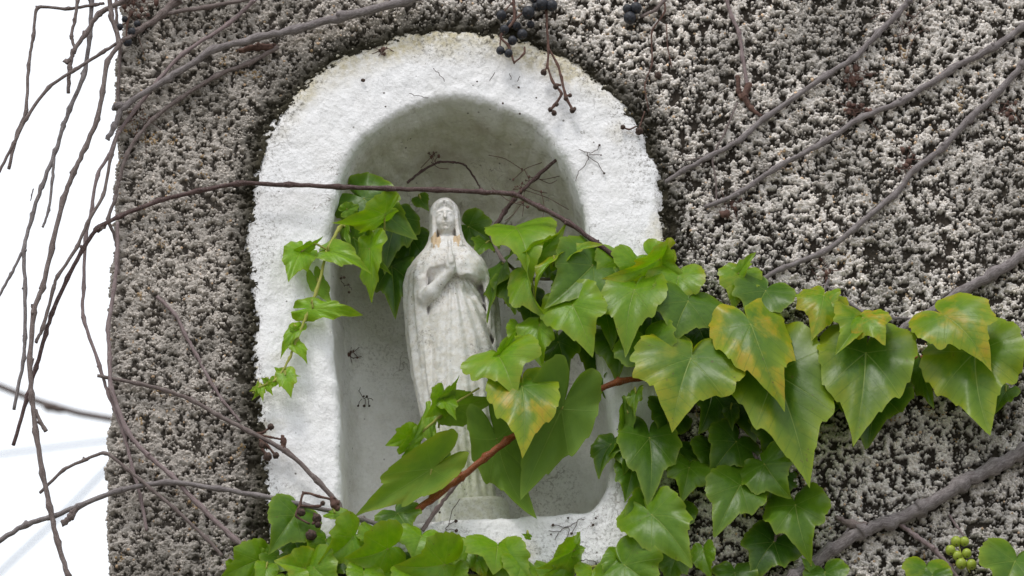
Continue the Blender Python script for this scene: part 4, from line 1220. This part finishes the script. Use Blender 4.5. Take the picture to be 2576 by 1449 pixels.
# --- leaves right of the statue, upper
ivy('mid', 'mass of fresh green ivy leaves beside the statue shoulder on the right', 1480, 690, 0)
ivy_stem('mid', [(1230, 580, -90), (1262, 650, -60), (1330, 700, -20), (1440, 700, 10), (1540, 705, 20), (1620, 700, 25), (1680, 705, 22)], 9, 8, 0, 'bark')
leaf('mid', 1180, 570, 1250, 612, 90, -110, -100, roll=-10, tone=.2)
leaf('mid', 1222, 612, 1196, 640, 70, -85, -70, roll=25, tone=.35)
leaf('mid', 1268, 664, 1243, 806, 96, -60, -40, roll=58, fl=20, tone=.22)
leaf('mid', 1300, 575, 1330, 690, 170, 6, 34, roll=-8, fl=18, fr=2, droop=48, cup=20, tone=.68, yel=.2, lobes=1.3)
leaf('mid', 1345, 640, 1422, 566, 74, 20, 26, roll=35, fl=30, cup=-10, tone=.72, yel=.3)
leaf('mid', 1410, 634, 1425, 720, 165, -30, -20, fl=-15, fr=-15, tone=.35)
leaf('mid', 1491, 668, 1378, 772, 178, 30, 40, roll=14, fl=16, fr=26, tone=.34, yel=.05, wave=.035)
leaf('mid', 1420, 650, 1508, 618, 60, 32, 40, roll=-55, fl=25, tone=.8, yel=.4)
leaf('mid', 1330, 690, 1380, 802, 128, 26, 42, roll=22, fl=6, fr=58, droop=40, tone=.62, yel=.3, lobes=1.2)
leaf('mid', 1395, 655, 1350, 745, 60, 40, 44, roll=50, fl=10, fr=50, droop=50, cup=30, tone=.9, yel=.5)
leaf('mid', 1330, 745, 1342, 845, 105, -60, -50, roll=-20, tone=.12, yel=0)  # dark tone stands in for shade behind the front leaves
leaf('mid', 1440, 768, 1487, 890, 148, 48, 62, roll=-6, fl=16, fr=20, droop=30, tone=.64, yel=.25, lobes=1.15)
leaf('mid', 1530, 700, 1575, 685, 60, 30, 36, roll=-40, tone=.6)
leaf('mid', 1596, 730, 1577, 868, 152, 50, 62, roll=14, fl=14, fr=22, tone=.48, yel=.2)
leaf('mid', 1356, 820, 1366, 917, 104, 26, 34, roll=26, fl=20, tone=.6, yel=.15, lobes=1.2)
leaf('mid', 1254, 896, 1291, 990, 178, 40, 62, roll=-10, fl=14, fr=26, droop=36, tone=.7, yel=.3, lobes=1.35)
leaf('mid', 1262, 890, 1300, 822, 40, 36, 40, roll=35, fl=20, tone=.62)
leaf('mid', 1510, 842, 1488, 976, 128, -45, -30, roll=-8, tone=.08, yel=0)  # low tone paints this leaf as shaded
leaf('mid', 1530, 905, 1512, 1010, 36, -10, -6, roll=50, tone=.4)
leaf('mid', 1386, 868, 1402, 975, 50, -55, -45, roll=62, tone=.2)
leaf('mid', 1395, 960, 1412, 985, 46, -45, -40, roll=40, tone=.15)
leaf('mid', 1508, 945, 1552, 1014, 44, -20, -10, roll=40, tone=.3)
leaf('mid', 1658, 652, 1540, 694, 92, 34, 44, roll=-28, fl=22, droop=40, cup=30, tone=.85, yel=.5)
leaf('mid', 1640, 650, 1720, 700, 90, 20, 28, roll=10, tone=.75, yel=.2)
leaf('mid', 1706, 698, 1702, 792, 140, 32, 40, fl=20, fr=20, tone=.62, yel=.4)

for a in ((1560, 655, 1545, 750, 120, 18, 24, .5), (1455, 715, 1425, 800, 130, 6, 12, .2), (1405, 860, 1425, 950, 100, -10, 0, .15), (1565, 850, 1555, 950, 130, 12, 20, .15),
          (1640, 790, 1612, 880, 140, 16, 22, .2), (1520, 780, 1535, 870, 110, 20, 26, .4), (1285, 700, 1300, 790, 90, -40, -30, .2), (1345, 600, 1375, 690, 110, -20, -10, .3),
          (1600, 660, 1575, 730, 120, 26, 30, .7), (1470, 620, 1485, 700, 100, -10, 0, .45), (1310, 830, 1300, 900, 70, 0, 6, .45)):
    leaf('mid', *a[:7], roll=(a[0] * 7 % 40) - 20, tone=a[7], yel=.1)

# --- red-brown shoot with the large leaves
ivy('red', 'ivy shoot with red brown stem carrying large leaves across the lower right', 1022, 1305, 20)
ivy_stem('red', [(1018, 1308, 22), (1090, 1252, 26), (1160, 1200, 28), (1222, 1150, 30), (1275, 1108, 30), (1340, 1066, 30), (1410, 1022, 30), (1480, 992, 28), (1555, 960, 24), (1680, 940, 16), (1810, 925, 14), (1870, 917, 14), (1960, 924, 12), (2080, 922, 12), (2200, 912, 12), (2325, 900, 12), (2420, 890, 12)], 17, 13, 20, 'red')
leaf('red', 1731, 758, 1690, 872, 192, 48, 58, roll=-4, fl=12, fr=16, tone=.3, yel=.1)
leaf('red', 1626, 858, 1665, 960, 172, 50, 54, fl=18, fr=18, tone=.38, yel=.1)
leaf('red', 1738, 902, 1690, 1092, 280, 74, 92, roll=4, fl=10, fr=14, droop=26, tone=.36, yel=.62, lobes=1.2, label='large leaf with yellow patches and a pale margin')
leaf('red', 1860, 692, 1840, 780, 108, 30, 36, roll=30, fl=26, fr=-10, tone=.8, yel=.5, lobes=1.3)
leaf('red', 1858, 690, 1900, 634, 52, 30, 34, roll=-30, fl=40, fr=20, tone=.85, yel=.35)
leaf('red', 1926, 732, 1876, 832, 160, 32, 42, roll=6, fl=16, fr=16, tone=.26, yel=.05)
leaf('red', 1889, 816, 1969, 1018, 206, 78, 96, roll=-12, fl=8, fr=-6, droop=30, cup=24, tone=.4, yel=.95, label='leaf turning yellow and orange near its stalk')
leaf('red', 1950, 940, 2033, 1218, 262, 56, 80, roll=-4, fl=12, fr=12, droop=18, tone=.22, yel=.6, label='long dark leaf with a yellow margin')
leaf('red', 2178, 888, 2146, 1132, 246, 64, 86, roll=2, fl=10, fr=12, droop=24, tone=.2, yel=.42)
leaf('red', 2072, 744, 2043, 854, 150, 46, 58, roll=10, fl=10, fr=-22, droop=46, cup=34, tone=.78, yel=.75)
leaf('red', 2082, 752, 2110, 772, 84, 44, 52, roll=-20, cup=34, tone=.8, yel=.7)
leaf('red', 2170, 800, 2096, 906, 150, 58, 84, roll=22, fl=12, fr=40, droop=50, cup=22, tone=.6, yel=.6)
leaf('red', 2172, 800, 2225, 866, 128, 84, 100, roll=-18, fl=4, fr=4, droop=40, cup=50, tone=.85, yel=1.0, label='curled leaf flap turned orange yellow')
leaf('red', 2030, 850, 2018, 884, 46, 30, 34, tone=.6)
leaf('red', 2378, 795, 2484, 927, 210, 74, 88, roll=-24, fl=-4, fr=12, droop=48, cup=26, tone=.62, yel=.9, lobes=1.25, pet=(2368, 862, 40), label='arched leaf flushed orange at its stalk')
leaf('red', 2454, 886, 2492, 1102, 268, 56, 76, roll=-2, fl=10, fr=10, droop=24, tone=.34, yel=.5)
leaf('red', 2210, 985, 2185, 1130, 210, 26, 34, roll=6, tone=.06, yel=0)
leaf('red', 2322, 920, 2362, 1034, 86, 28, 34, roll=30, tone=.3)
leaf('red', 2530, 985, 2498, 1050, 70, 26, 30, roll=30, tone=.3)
leaf('red', 1790, 985, 1755, 1094, 190, 26, 34, roll=-30, tone=.06, yel=0)  # shade under the large leaf put into its dark tone
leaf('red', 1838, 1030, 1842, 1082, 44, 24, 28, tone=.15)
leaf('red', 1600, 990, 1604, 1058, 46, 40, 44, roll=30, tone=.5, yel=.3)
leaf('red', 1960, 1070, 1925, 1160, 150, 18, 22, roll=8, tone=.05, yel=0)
leaf('red', 1313, 972, 1313, 1160, 178, 62, 84, roll=6, fl=-10, fr=-8, droop=34, cup=18, tone=.4, yel=.95, label='leaf turning bright yellow on its left half')
leaf('red', 1412, 1030, 1307, 1264, 192, 36, 46, roll=8, fl=-10, fr=-16, droop=26, cup=18, tone=.42, yel=.05, flip=True, pet=(1468, 1000, 30))
leaf('red', 1250, 1105, 1345, 1307, 160, 14, 30, roll=-10, fl=-4, fr=-6, droop=24, cup=18, tone=.45, yel=.05, flip=True)
leaf('red', 1086, 1180, 900, 1295, 136, 38, 44, roll=14, fl=-10, fr=-24, droop=30, tone=.9, yel=.55, flip=True, pet=(1080, 1246, 26), lobes=1.3)
leaf('red', 1100, 1160, 1020, 1252, 110, 6, 14, roll=-24, tone=.3)

# --- small green shoot before the statue skirt
ivy('skirt', 'slender yellow green ivy shoot climbing before the statue skirt', 1005, 1170, 20)
ivy_stem('skirt', [(1000, 1180, 22), (1036, 1118, 24), (1062, 1085, 25), (1105, 1050, 26), (1135, 1020, 28), (1206, 976, 30)], 9, 5, 25, 'green')
leaf('skirt', 1033, 1100, 968, 1124, 78, 30, 36, roll=-12, fl=20, tone=.75, yel=.1)
leaf('skirt', 1030, 1118, 1062, 1038, 46, 32, 30, roll=40, fl=30, tone=.55)
leaf('skirt', 1112, 1002, 1068, 1052, 90, 34, 40, roll=-20, fl=26, tone=.72, yel=.1, lobes=1.3)
leaf('skirt', 1118, 1004, 1149, 1060, 60, 34, 42, roll=-30, fl=10, tone=.7)
leaf('skirt', 1120, 1006, 1153, 944, 38, 32, 34, roll=42, tone=.6)
leaf('skirt', 1140, 1022, 1254, 1000, 104, 20, 22, roll=10, fl=-10, fr=-10, tone=.5, yel=.15, flip=True)
leaf('skirt', 1080, 1044, 1106, 1168, 52, 12, 12, roll=40, tone=.5)

# --- lower right spray
ivy('lower', 'spray of mid green ivy leaves hanging below the large leaves', 1700, 1110, 10)
ivy_stem('lower', [(1780, 985, 14), (1840, 1080, 14), (1900, 1150, 14), (1950, 1240, 14), (1955, 1330, 14), (1935, 1420, 14)], 9, 7, 14, 'bark')
leaf('lower', 1634, 1102, 1632, 1276, 166, 34, 46, roll=-8, fl=12, fr=14, tone=.2, yel=.04)
leaf('lower', 1572, 1046, 1530, 1148, 70, 20, 24, roll=-48, fl=36, cup=50, tone=.55, yel=.1)
leaf('lower', 1580, 1040, 1560, 1140, 44, 30, 30, roll=50, fl=30, cup=40, tone=.65, flip=True)
leaf('lower', 1536, 1118, 1508, 1208, 84, 14, 18, roll=24, fl=30, tone=.12)
leaf('lower', 1852, 1112, 1786, 1200, 148, 22, 28, roll=-4, tone=.16, yel=0)
leaf('lower', 1733, 1176, 1712, 1272, 122, 28, 36, roll=10, fl=24, fr=18, tone=.4)
leaf('lower', 1862, 1221, 1797, 1356, 160, 40, 52, roll=0, fl=14, fr=14, tone=.33, yel=.1)
leaf('lower', 1924, 1168, 1999, 1264, 146, 40, 50, roll=-6, fl=14, fr=16, tone=.33, yel=.05)
leaf('lower', 2001, 1271, 2038, 1414, 168, 34, 46, roll=0, fl=12, fr=12, tone=.34, yel=.1)
leaf('lower', 1640, 1295, 1753, 1446, 168, 60, 74, roll=-4, fl=12, fr=14, tone=.52, yel=.16)
leaf('lower', 1571, 1421, 1680, 1510, 178, 56, 66, roll=-4, fl=14, fr=14, tone=.58, yel=.12)
leaf('lower', 1557, 1402, 1515, 1470, 76, 46, 50, roll=24, fl=20, tone=.6)
leaf('lower', 1620, 1285, 1558, 1380, 110, 30, 34, roll=-20, tone=.25)
leaf('lower', 1947, 1364, 1890, 1462, 148, 16, 22, roll=8, tone=.08, yel=0)
leaf('lower', 1848, 1440, 1850, 1520, 110, 20, 26, tone=.16)
leaf('lower', 2075, 1440, 2095, 1520, 120, 34, 40, tone=.2)
leaf('lower', 2040, 1425, 2010, 1400, 30, 30, 30, roll=40, tone=.6)
leaf('lower', 1770, 1388, 1792, 1462, 76, 30, 36, roll=10, tone=.6, yel=.1)
leaf('lower', 1700, 1405, 1680, 1480, 90, 34, 40, tone=.3)

for a in ((1760, 830, 1790, 920, 150, 10, 16, .1), (1680, 1040, 1660, 1120, 130, 12, 18, .1), (1890, 1020, 1900, 1110, 140, 10, 16, .06), (1700, 1130, 1680, 1210, 120, 12, 18, .12),
          (1790, 1130, 1770, 1200, 110, 14, 18, .2), (1960, 1190, 1930, 1270, 110, 12, 16, .1), (1590, 1180, 1570, 1270, 90, 16, 20, .2), (2010, 900, 2030, 990, 130, 12, 18, .08),
          (1700, 1290, 1720, 1370, 110, 16, 20, .2), (2110, 960, 2090, 1050, 120, 12, 18, .06), (1580, 1130, 1570, 1200, 70, 18, 22, .35)):
    leaf('lower', *a[:7], roll=(a[0] * 7 % 40) - 20, tone=a[7], yel=0)

# --- bottom left spray on the sill
ivy('sill', 'bright green ivy leaves crowding the niche sill at the bottom', 900, 1420, 20)
ivy_stem('sill', [(640, 1440, 18), (760, 1420, 18), (880, 1425, 18), (1000, 1430, 18), (1150, 1445, 18), (1300, 1448, 20), (1436, 1432, 22), (1510, 1424, 24)], 7, 7, 18, 'green')
leaf('sill', 742, 1296, 678, 1390, 138, 34, 44, roll=-8, fl=12, fr=14, tone=.33, yel=.03)
leaf('sill', 887, 1352, 803, 1416, 136, 46, 56, roll=-12, fl=20, fr=22, tone=.68, yel=.22)
leaf('sill', 842, 1292, 902, 1320, 46, 34, 38, roll=-36, tone=.65, yel=.2)
leaf('sill', 975, 1380, 862, 1408, 152, 54, 62, roll=-14, fl=14, fr=16, tone=.66, yel=.2)
leaf('sill', 767, 1430, 684, 1412, 110, 46, 52, roll=14, fl=20, fr=20, tone=.8, yel=.4)
leaf('sill', 648, 1410, 545, 1462, 124, 36, 44, roll=-8, tone=.5, yel=.05)
leaf('sill', 655, 1396, 634, 1370, 36, 34, 36, tone=.75)
leaf('sill', 670, 1430, 655, 1490, 60, 44, 50, tone=.6)
leaf('sill', 790, 1428, 866, 1485, 124, 50, 58, roll=0, tone=.62, yel=.1)
leaf('sill', 915, 1440, 905, 1510, 104, 62, 70, tone=.58, yel=.1)
leaf('sill', 720, 1455, 735, 1520, 110, 52, 58, tone=.6, yel=.3)
leaf('sill', 1118, 1420, 984, 1422, 178, 52, 66, roll=-16, fl=14, fr=18, tone=.62, yel=.2, lobes=1.1)
leaf('sill', 1000, 1290, 1036, 1350, 118, 22, 30, roll=-20, tone=.25)
leaf('sill', 1252, 1376, 1246, 1448, 168, 46, 60, roll=-4, fl=18, fr=-4, droop=34, tone=.66, yel=.12, lobes=1.5)
leaf('sill', 1441, 1386, 1346, 1430, 104, 44, 56, roll=-40, fl=10, fr=10, droop=40, tone=.7, yel=.2, pet=(1436, 1432, 22))
leaf('sill', 1445, 1386, 1476, 1378, 34, 44, 44, roll=-30, tone=.7)
leaf('sill', 1268, 1398, 1350, 1480, 122, 40, 50, roll=0, tone=.5, yel=.1)
leaf('sill', 1424, 1420, 1350, 1462, 82, 38, 46, roll=-24, tone=.45, yel=.1)
leaf('sill', 1200, 1402, 1228, 1470, 60, 40, 46, roll=14, tone=.7, yel=.4)
leaf('sill', 1490, 1438, 1480, 1500, 90, 40, 46, tone=.7, yel=.3)
leaf('sill', 1130, 1450, 1180, 1510, 110, 40, 46, tone=.55, yel=.1)
leaf('sill', 1330, 1350, 1312, 1342, 16, 40, 40, tone=.7)
leaf('sill', 985, 1445, 1005, 1510, 110, 44, 50, tone=.5, yel=.1)
leaf('sill', 850, 1400, 900, 1450, 100, 24, 28, tone=.25)
leaf('sill', 1040, 1400, 1060, 1460, 100, 22, 26, tone=.2)
leaf('sill', 740, 1360, 760, 1420, 90, 20, 24, tone=.25)

for a in ((820, 1360, 800, 1430, 110, 30, 34, .5), (940, 1350, 900, 1400, 90, 34, 40, .6), (1060, 1350, 1040, 1420, 120, 36, 44, .6), (1180, 1380, 1160, 1450, 110, 34, 40, .5),
          (600, 1440, 570, 1490, 90, 30, 36, .55), (1390, 1440, 1370, 1500, 110, 34, 38, .5), (700, 1400, 670, 1460, 100, 28, 34, .4), (1310, 1420, 1290, 1480, 100, 50, 56, .6), (1040, 1440, 1060, 1510, 120, 56, 62, .62)):
    leaf('sill', *a[:7], roll=(a[0] * 7 % 40) - 20, tone=a[7], yel=.12)

# --- bottom right corner
ivy('corner', 'ivy leaves peeping in at the bottom right corner beside unripe berries', 2460, 1440, 20)
ivy_stem('corner', [(2300, 1500, 16), (2400, 1480, 16), (2480, 1460, 18), (2600, 1450, 20)], 7, 7, 16, 'green')
leaf('corner', 2330, 1432, 2318, 1520, 128, 36, 44, tone=.4, yel=.5)
leaf('corner', 2345, 1450, 2345, 1520, 110, 44, 50, tone=.2)
leaf('corner', 2553, 1412, 2505, 1530, 210, 44, 58, fl=10, fr=12, tone=.34, yel=.35)

# ------------------------------------------------------------------ berries
def berry_bunch(name, label, stalks, berries, mat, out, stalkmat='stalk', cat='berries', group='berry bunches'):
    o = empty(name, at(*stalks[0][0][0][:2], out / 1000))
    tag(o, label, cat, group)
    rnd = random.Random(int(stalks[0][0][0][0]))
    for pts, w0, w1 in stalks:
        v, f, a = merge(stem_parts(pts, w0, w1, out, rnd, True, 6, 4, 0.5))
        mesh_obj('stalk', v, f, M[stalkmat], o, attrs={'along': a})
    for b in berries:
        c = at(b[0], b[1], (b[3] if len(b) > 3 else out) / 1000)
        v, f, a = ball(c, b[2] * PX, (1, 1, 1.05), rnd, 0.03 if mat != 'dryberry' else 0.16, 2)
        bo = mesh_obj('berry', v, f, M[mat], o, origin=c)
        tv, tf, ta = ball(c + Vector((0, -b[2] * PX * 0.55, -b[2] * PX * 0.82)), b[2] * PX * 0.2, (1, 1, .6), rnd, .2, 0)
        mesh_obj('blossom_scar', tv, tf, M['dryberry'], bo)
    return o

berry_bunch('berry_bunch', 'bunch of blue black berries hanging at the top edge above the arch',
    [([(1290, -10), (1294, 50), (1259, 90), (1279, 115), (1294, 160)], 8, 5), ([(1294, 50), (1330, 20)], 5, 4), ([(1259, 95), (1258, 125)], 4, 4), ([(1294, 158), (1318, 135), (1320, 118)], 5, 5), ([(1290, 5), (1262, 35)], 4, 4)],
    [(1329, 31, 16), (1261, 38, 13), (1269, 74, 12), (1289, 102, 12), (1314, 86, 13), (1259, 127, 11), (1279, 134, 11), (1364, 10, 16), (1388, 14, 15), (1350, 16, 12, 8), (1300, 66, 11, 8), (1335, 62, 10, 6), (1345, -6, 14, 10), (1285, 60, 10, 6)], 'berry', 22)
berry_bunch('berry_bunch', 'two dark berries at the top edge right of the hanging bunch', [([(1600, -12), (1597, 10), (1588, 40)], 6, 4)], [(1584, 45, 16), (1600, 20, 15), (1578, 22, 12)], 'berry', 16)
berry_bunch('berry_bunch', 'three dark berries at the upper left corner of the wall', [([(330, 30), (320, 60), (318, 100)], 6, 4), ([(322, 55), (302, 66)], 4, 3)], [(301, 68, 9), (332, 80, 11), (320, 105, 12), (345, 60, 9), (314, 48, 8)], 'berry', 24)
berry_bunch('dried_berry_bunch', 'shrivelled berries on bent stalks above the lower left leaves', [([(840, 1258), (800, 1248), (764, 1240), (755, 1270), (745, 1298), (780, 1318)], 6, 5), ([(752, 1272), (800, 1274), (812, 1268)], 5, 6), ([(790, 1290), (796, 1310), (785, 1318)], 6, 8), ([(838, 1254), (842, 1270), (852, 1280)], 18, 14)],
    [(758, 1289, 10), (783, 1346, 13), (797, 1304, 11), (812, 1266, 6), (800, 1320, 8)], 'dryberry', 48)
berry_bunch('dried_berry_bunch', 'dried brown berries on the slanting stem left of the niche', [([(652, 1105), (672, 1120), (690, 1140)], 5, 5), ([(655, 1110), (660, 1130), (672, 1146)], 6, 6)], [(673, 1149, 11), (694, 1146, 8), (681, 1074, 8), (660, 1120, 9)], 'dryberry', 26)
berry_bunch('unripe_berry_bunch', 'small bunch of unripe green berries in the lower right corner', [([(2440, 1440), (2420, 1400), (2412, 1370)], 4, 3)],
    [(2405, 1362, 13), (2426, 1362, 12), (2391, 1384, 13), (2408, 1398, 12), (2418, 1418, 14), (2444, 1420, 13), (2432, 1392, 12)], 'greenberry', 22, 'green')
berry_bunch('dry_fruit_stalk', 'bare knobbly fruit stalk hanging over the arch at upper right', [([(1372, 0), (1374, 25), (1379, 120), (1377, 165), (1368, 180)], 6, 5), ([(1379, 120), (1402, 160), (1412, 195), (1424, 245), (1440, 276)], 5, 7), ([(1377, 165), (1390, 205), (1412, 235), (1395, 265), (1384, 278)], 5, 7), ([(1395, 212), (1412, 214)], 6, 6), ([(1418, 240), (1432, 240)], 5, 6)],
    [(1394, 284, 7), (1440, 278, 7), (1445, 274, 5), (1384, 276, 6), (1368, 182, 8), (1398, 218, 7), (1434, 240, 5), (1424, 248, 6), (1400, 262, 6)], 'dryberry', 16, cat='stalk')
berry_bunch('dry_fruit_stalk', 'tiny withered stalk clinging to the right rim of the arch', [([(1600, 318), (1582, 326), (1568, 320)], 4, 4), ([(1622, 280), (1612, 310), (1605, 330)], 4, 3)], [(1567, 320, 6), (1608, 330, 10), (1655, 190, 9)], 'dryberry', 10, cat='stalk')

# ------------------------------------------------------------------ dry rootlets with sticking pads on the plaster
def rootlet(label, lines, pads, out):
    o = empty('clinging_rootlet', at(lines[0][0][0], lines[0][0][1], out / 1000))
    tag(o, label, 'rootlet', 'dry rootlets stuck to the plaster')
    rnd = random.Random(int(lines[0][0][0]))
    parts = []
    for ln in lines:
        q = []
        for a, b in zip(ln, ln[1:]):
            for k in range(3):
                t = k / 3
                q.append((a[0] + (b[0] - a[0]) * t + rnd.uniform(-2.5, 2.5), a[1] + (b[1] - a[1]) * t + rnd.uniform(-2.5, 2.5)))
        q.append(ln[-1])
        P = path3(q, out)
        pp, rr, _ = catmull(P, [0.9 * PX] * len(P), 3)
        parts.append(tube(pp, rr, 5))
    v, f, a = merge(parts)
    mesh_obj('thread', v, f, M['rootlet'], o)
    for x, y, r in pads:
        v, f, a = ball(at(x, y, out / 1000), r * PX * 0.75, (1, .6, 1), rnd, .15, 1)
        mesh_obj('pad', v, f, M['rootlet'], o)
rootlet('dark branched rootlet with round pads on the plinth left part', [[(1157, 1255), (1140, 1280), (1132, 1310), (1120, 1340), (1135, 1352)], [(1128, 1320), (1146, 1311)], [(1122, 1330), (1145, 1334)], [(1128, 1350), (1150, 1362)]], [(1147, 1311, 6), (1148, 1335, 6), (1149, 1362, 5), (1106, 1289, 4)], 6)
rootlet('branched rootlet with four round pads on the right of the sill', [[(1472, 1306), (1455, 1308), (1435, 1322), (1425, 1328), (1392, 1321)], [(1430, 1326), (1408, 1336), (1380, 1335)], [(1432, 1326), (1428, 1345), (1424, 1358)], [(1452, 1312), (1440, 1340)], [(1405, 1340), (1396, 1358)]], [(1391, 1321, 5), (1386, 1344, 3), (1424, 1359, 6), (1438, 1342, 5), (1492, 1321, 5), (1499, 1303, 4), (1429, 1303, 4)], 6)
rootlet('small rootlet with three pads on the niche back left of the skirt', [[(905, 975), (904, 990), (912, 1000), (925, 1002), (938, 1007)], [(912, 1002), (902, 1012), (901, 1020)], [(918, 1003), (916, 1020)], [(924, 1003), (929, 1020)]], [(901, 1021, 4), (916, 1021, 5), (929, 1021, 4), (915, 997, 4), (923, 997, 4)], -166)
rootlet('thread-like rootlet on the niche back right of the statue head', [[(1197, 528), (1225, 548), (1240, 560)], [(1228, 500), (1232, 525), (1240, 545), (1236, 560)], [(1270, 508), (1245, 522), (1236, 530)], [(1245, 470), (1240, 490)]], [(1197, 527, 5), (1222, 495, 4), (1232, 538, 4)], -160)
rootlet('fine dead rootlets on the upper back of the niche', [[(1247, 368), (1262, 390), (1278, 408), (1290, 425)], [(1290, 425), (1296, 440), (1308, 462), (1302, 472)], [(1225, 372), (1205, 385)]], [(1247, 368, 4), (1232, 372, 4), (1290, 428, 3)], -128)
rootlet('long fine rootlet on the left of the niche ceiling', [[(1038, 345), (1020, 356), (985, 365), (955, 380), (920, 405), (885, 430)]], [(1032, 348, 4), (884, 431, 3)], -60)
rootlet('spidery rootlet on the white band right of the niche', [[(1458, 375), (1476, 382), (1482, 395), (1475, 412), (1455, 430), (1448, 455)], [(1480, 385), (1500, 380), (1508, 366)], [(1478, 392), (1502, 410), (1520, 435)], [(1482, 388), (1512, 390)]], [(1508, 365, 4), (1512, 390, 3), (1520, 436, 4)], 6)
rootlet('arched dark tendril over the sill at the bottom right leaves', [[(1446, 1424), (1452, 1414), (1470, 1408), (1486, 1408), (1500, 1416)]], [(1500, 1418, 3)], 24)
rootlet('dark rootlet on the inner left edge of the niche', [[(860, 705), (866, 720), (878, 718), (884, 730)], [(866, 700), (858, 692)]], [(858, 700, 5), (866, 698, 5), (876, 716, 4), (878, 735, 5)], -10)
rootlet('short rootlets on the white band above the niche arch', [[(1090, 172), (1108, 190), (1118, 205)], [(1030, 235), (1050, 243), (1078, 246)], [(1232, 205), (1245, 182)], [(1285, 200), (1282, 185)], [(1300, 205), (1308, 192)]], [(913, 202, 7), (1305, 220, 4), (1265, 260, 4), (1349, 246, 3), (1308, 286, 4), (970, 268, 3), (1200, 205, 3), (1190, 215, 2)], 7)

# ------------------------------------------------------------------ beyond the wall: a twig and two cables, out of focus
def far_line(name, label, cat, pts, w, y, mat, knots=()):
    k = FRAME_W / 2576 / DIST
    P = []
    for px, py in pts:
        d = FWD + RGT * ((px - 1288) * k) + UPV * (-(py - 724.5) * k)
        P.append(EYE + d * ((y - EYE.y) / d.y))
    f = (y - EYE.y) / (0 - EYE.y)
    pp, rr, _ = catmull(P, [w * PX * f * 0.5] * len(P), 5)
    parts = [tube(pp, rr, 8)]
    for kx, r in knots:
        parts.append(ball(pp[int(kx * (len(pp) - 1))] + Vector((0, 0, -r * PX * f * .4)), r * PX * f, (1.4, 1, .8), random, .3, 1))
    v, fa, al = merge(parts)
    o = mesh_obj(name, v, fa, M[mat], None, origin=P[0], attrs={'along': al})
    tag(o, label, cat)
far_line('far_twig', 'blurred bare twig in the sky behind the wall corner', 'twig', [(-60, 950), (0, 972), (90, 1008), (150, 1026), (200, 1040), (290, 1056), (420, 1080)], 17, 4.2, 'bark', [(0.45, 14), (0.52, 12), (.3, 8)])
far_line('overhead_cable', 'blurred pale cable crossing the sky gap almost level', 'cable', [(-300, 1180), (0, 1143), (290, 1106), (900, 1040)], 7, 9.0, 'cable')
far_line('overhead_cable', 'blurred pale cable rising steeply in the lower left sky gap', 'cable', [(-200, 1650), (0, 1440), (150, 1300), (290, 1158), (600, 850)], 9, 9.5, 'cable')
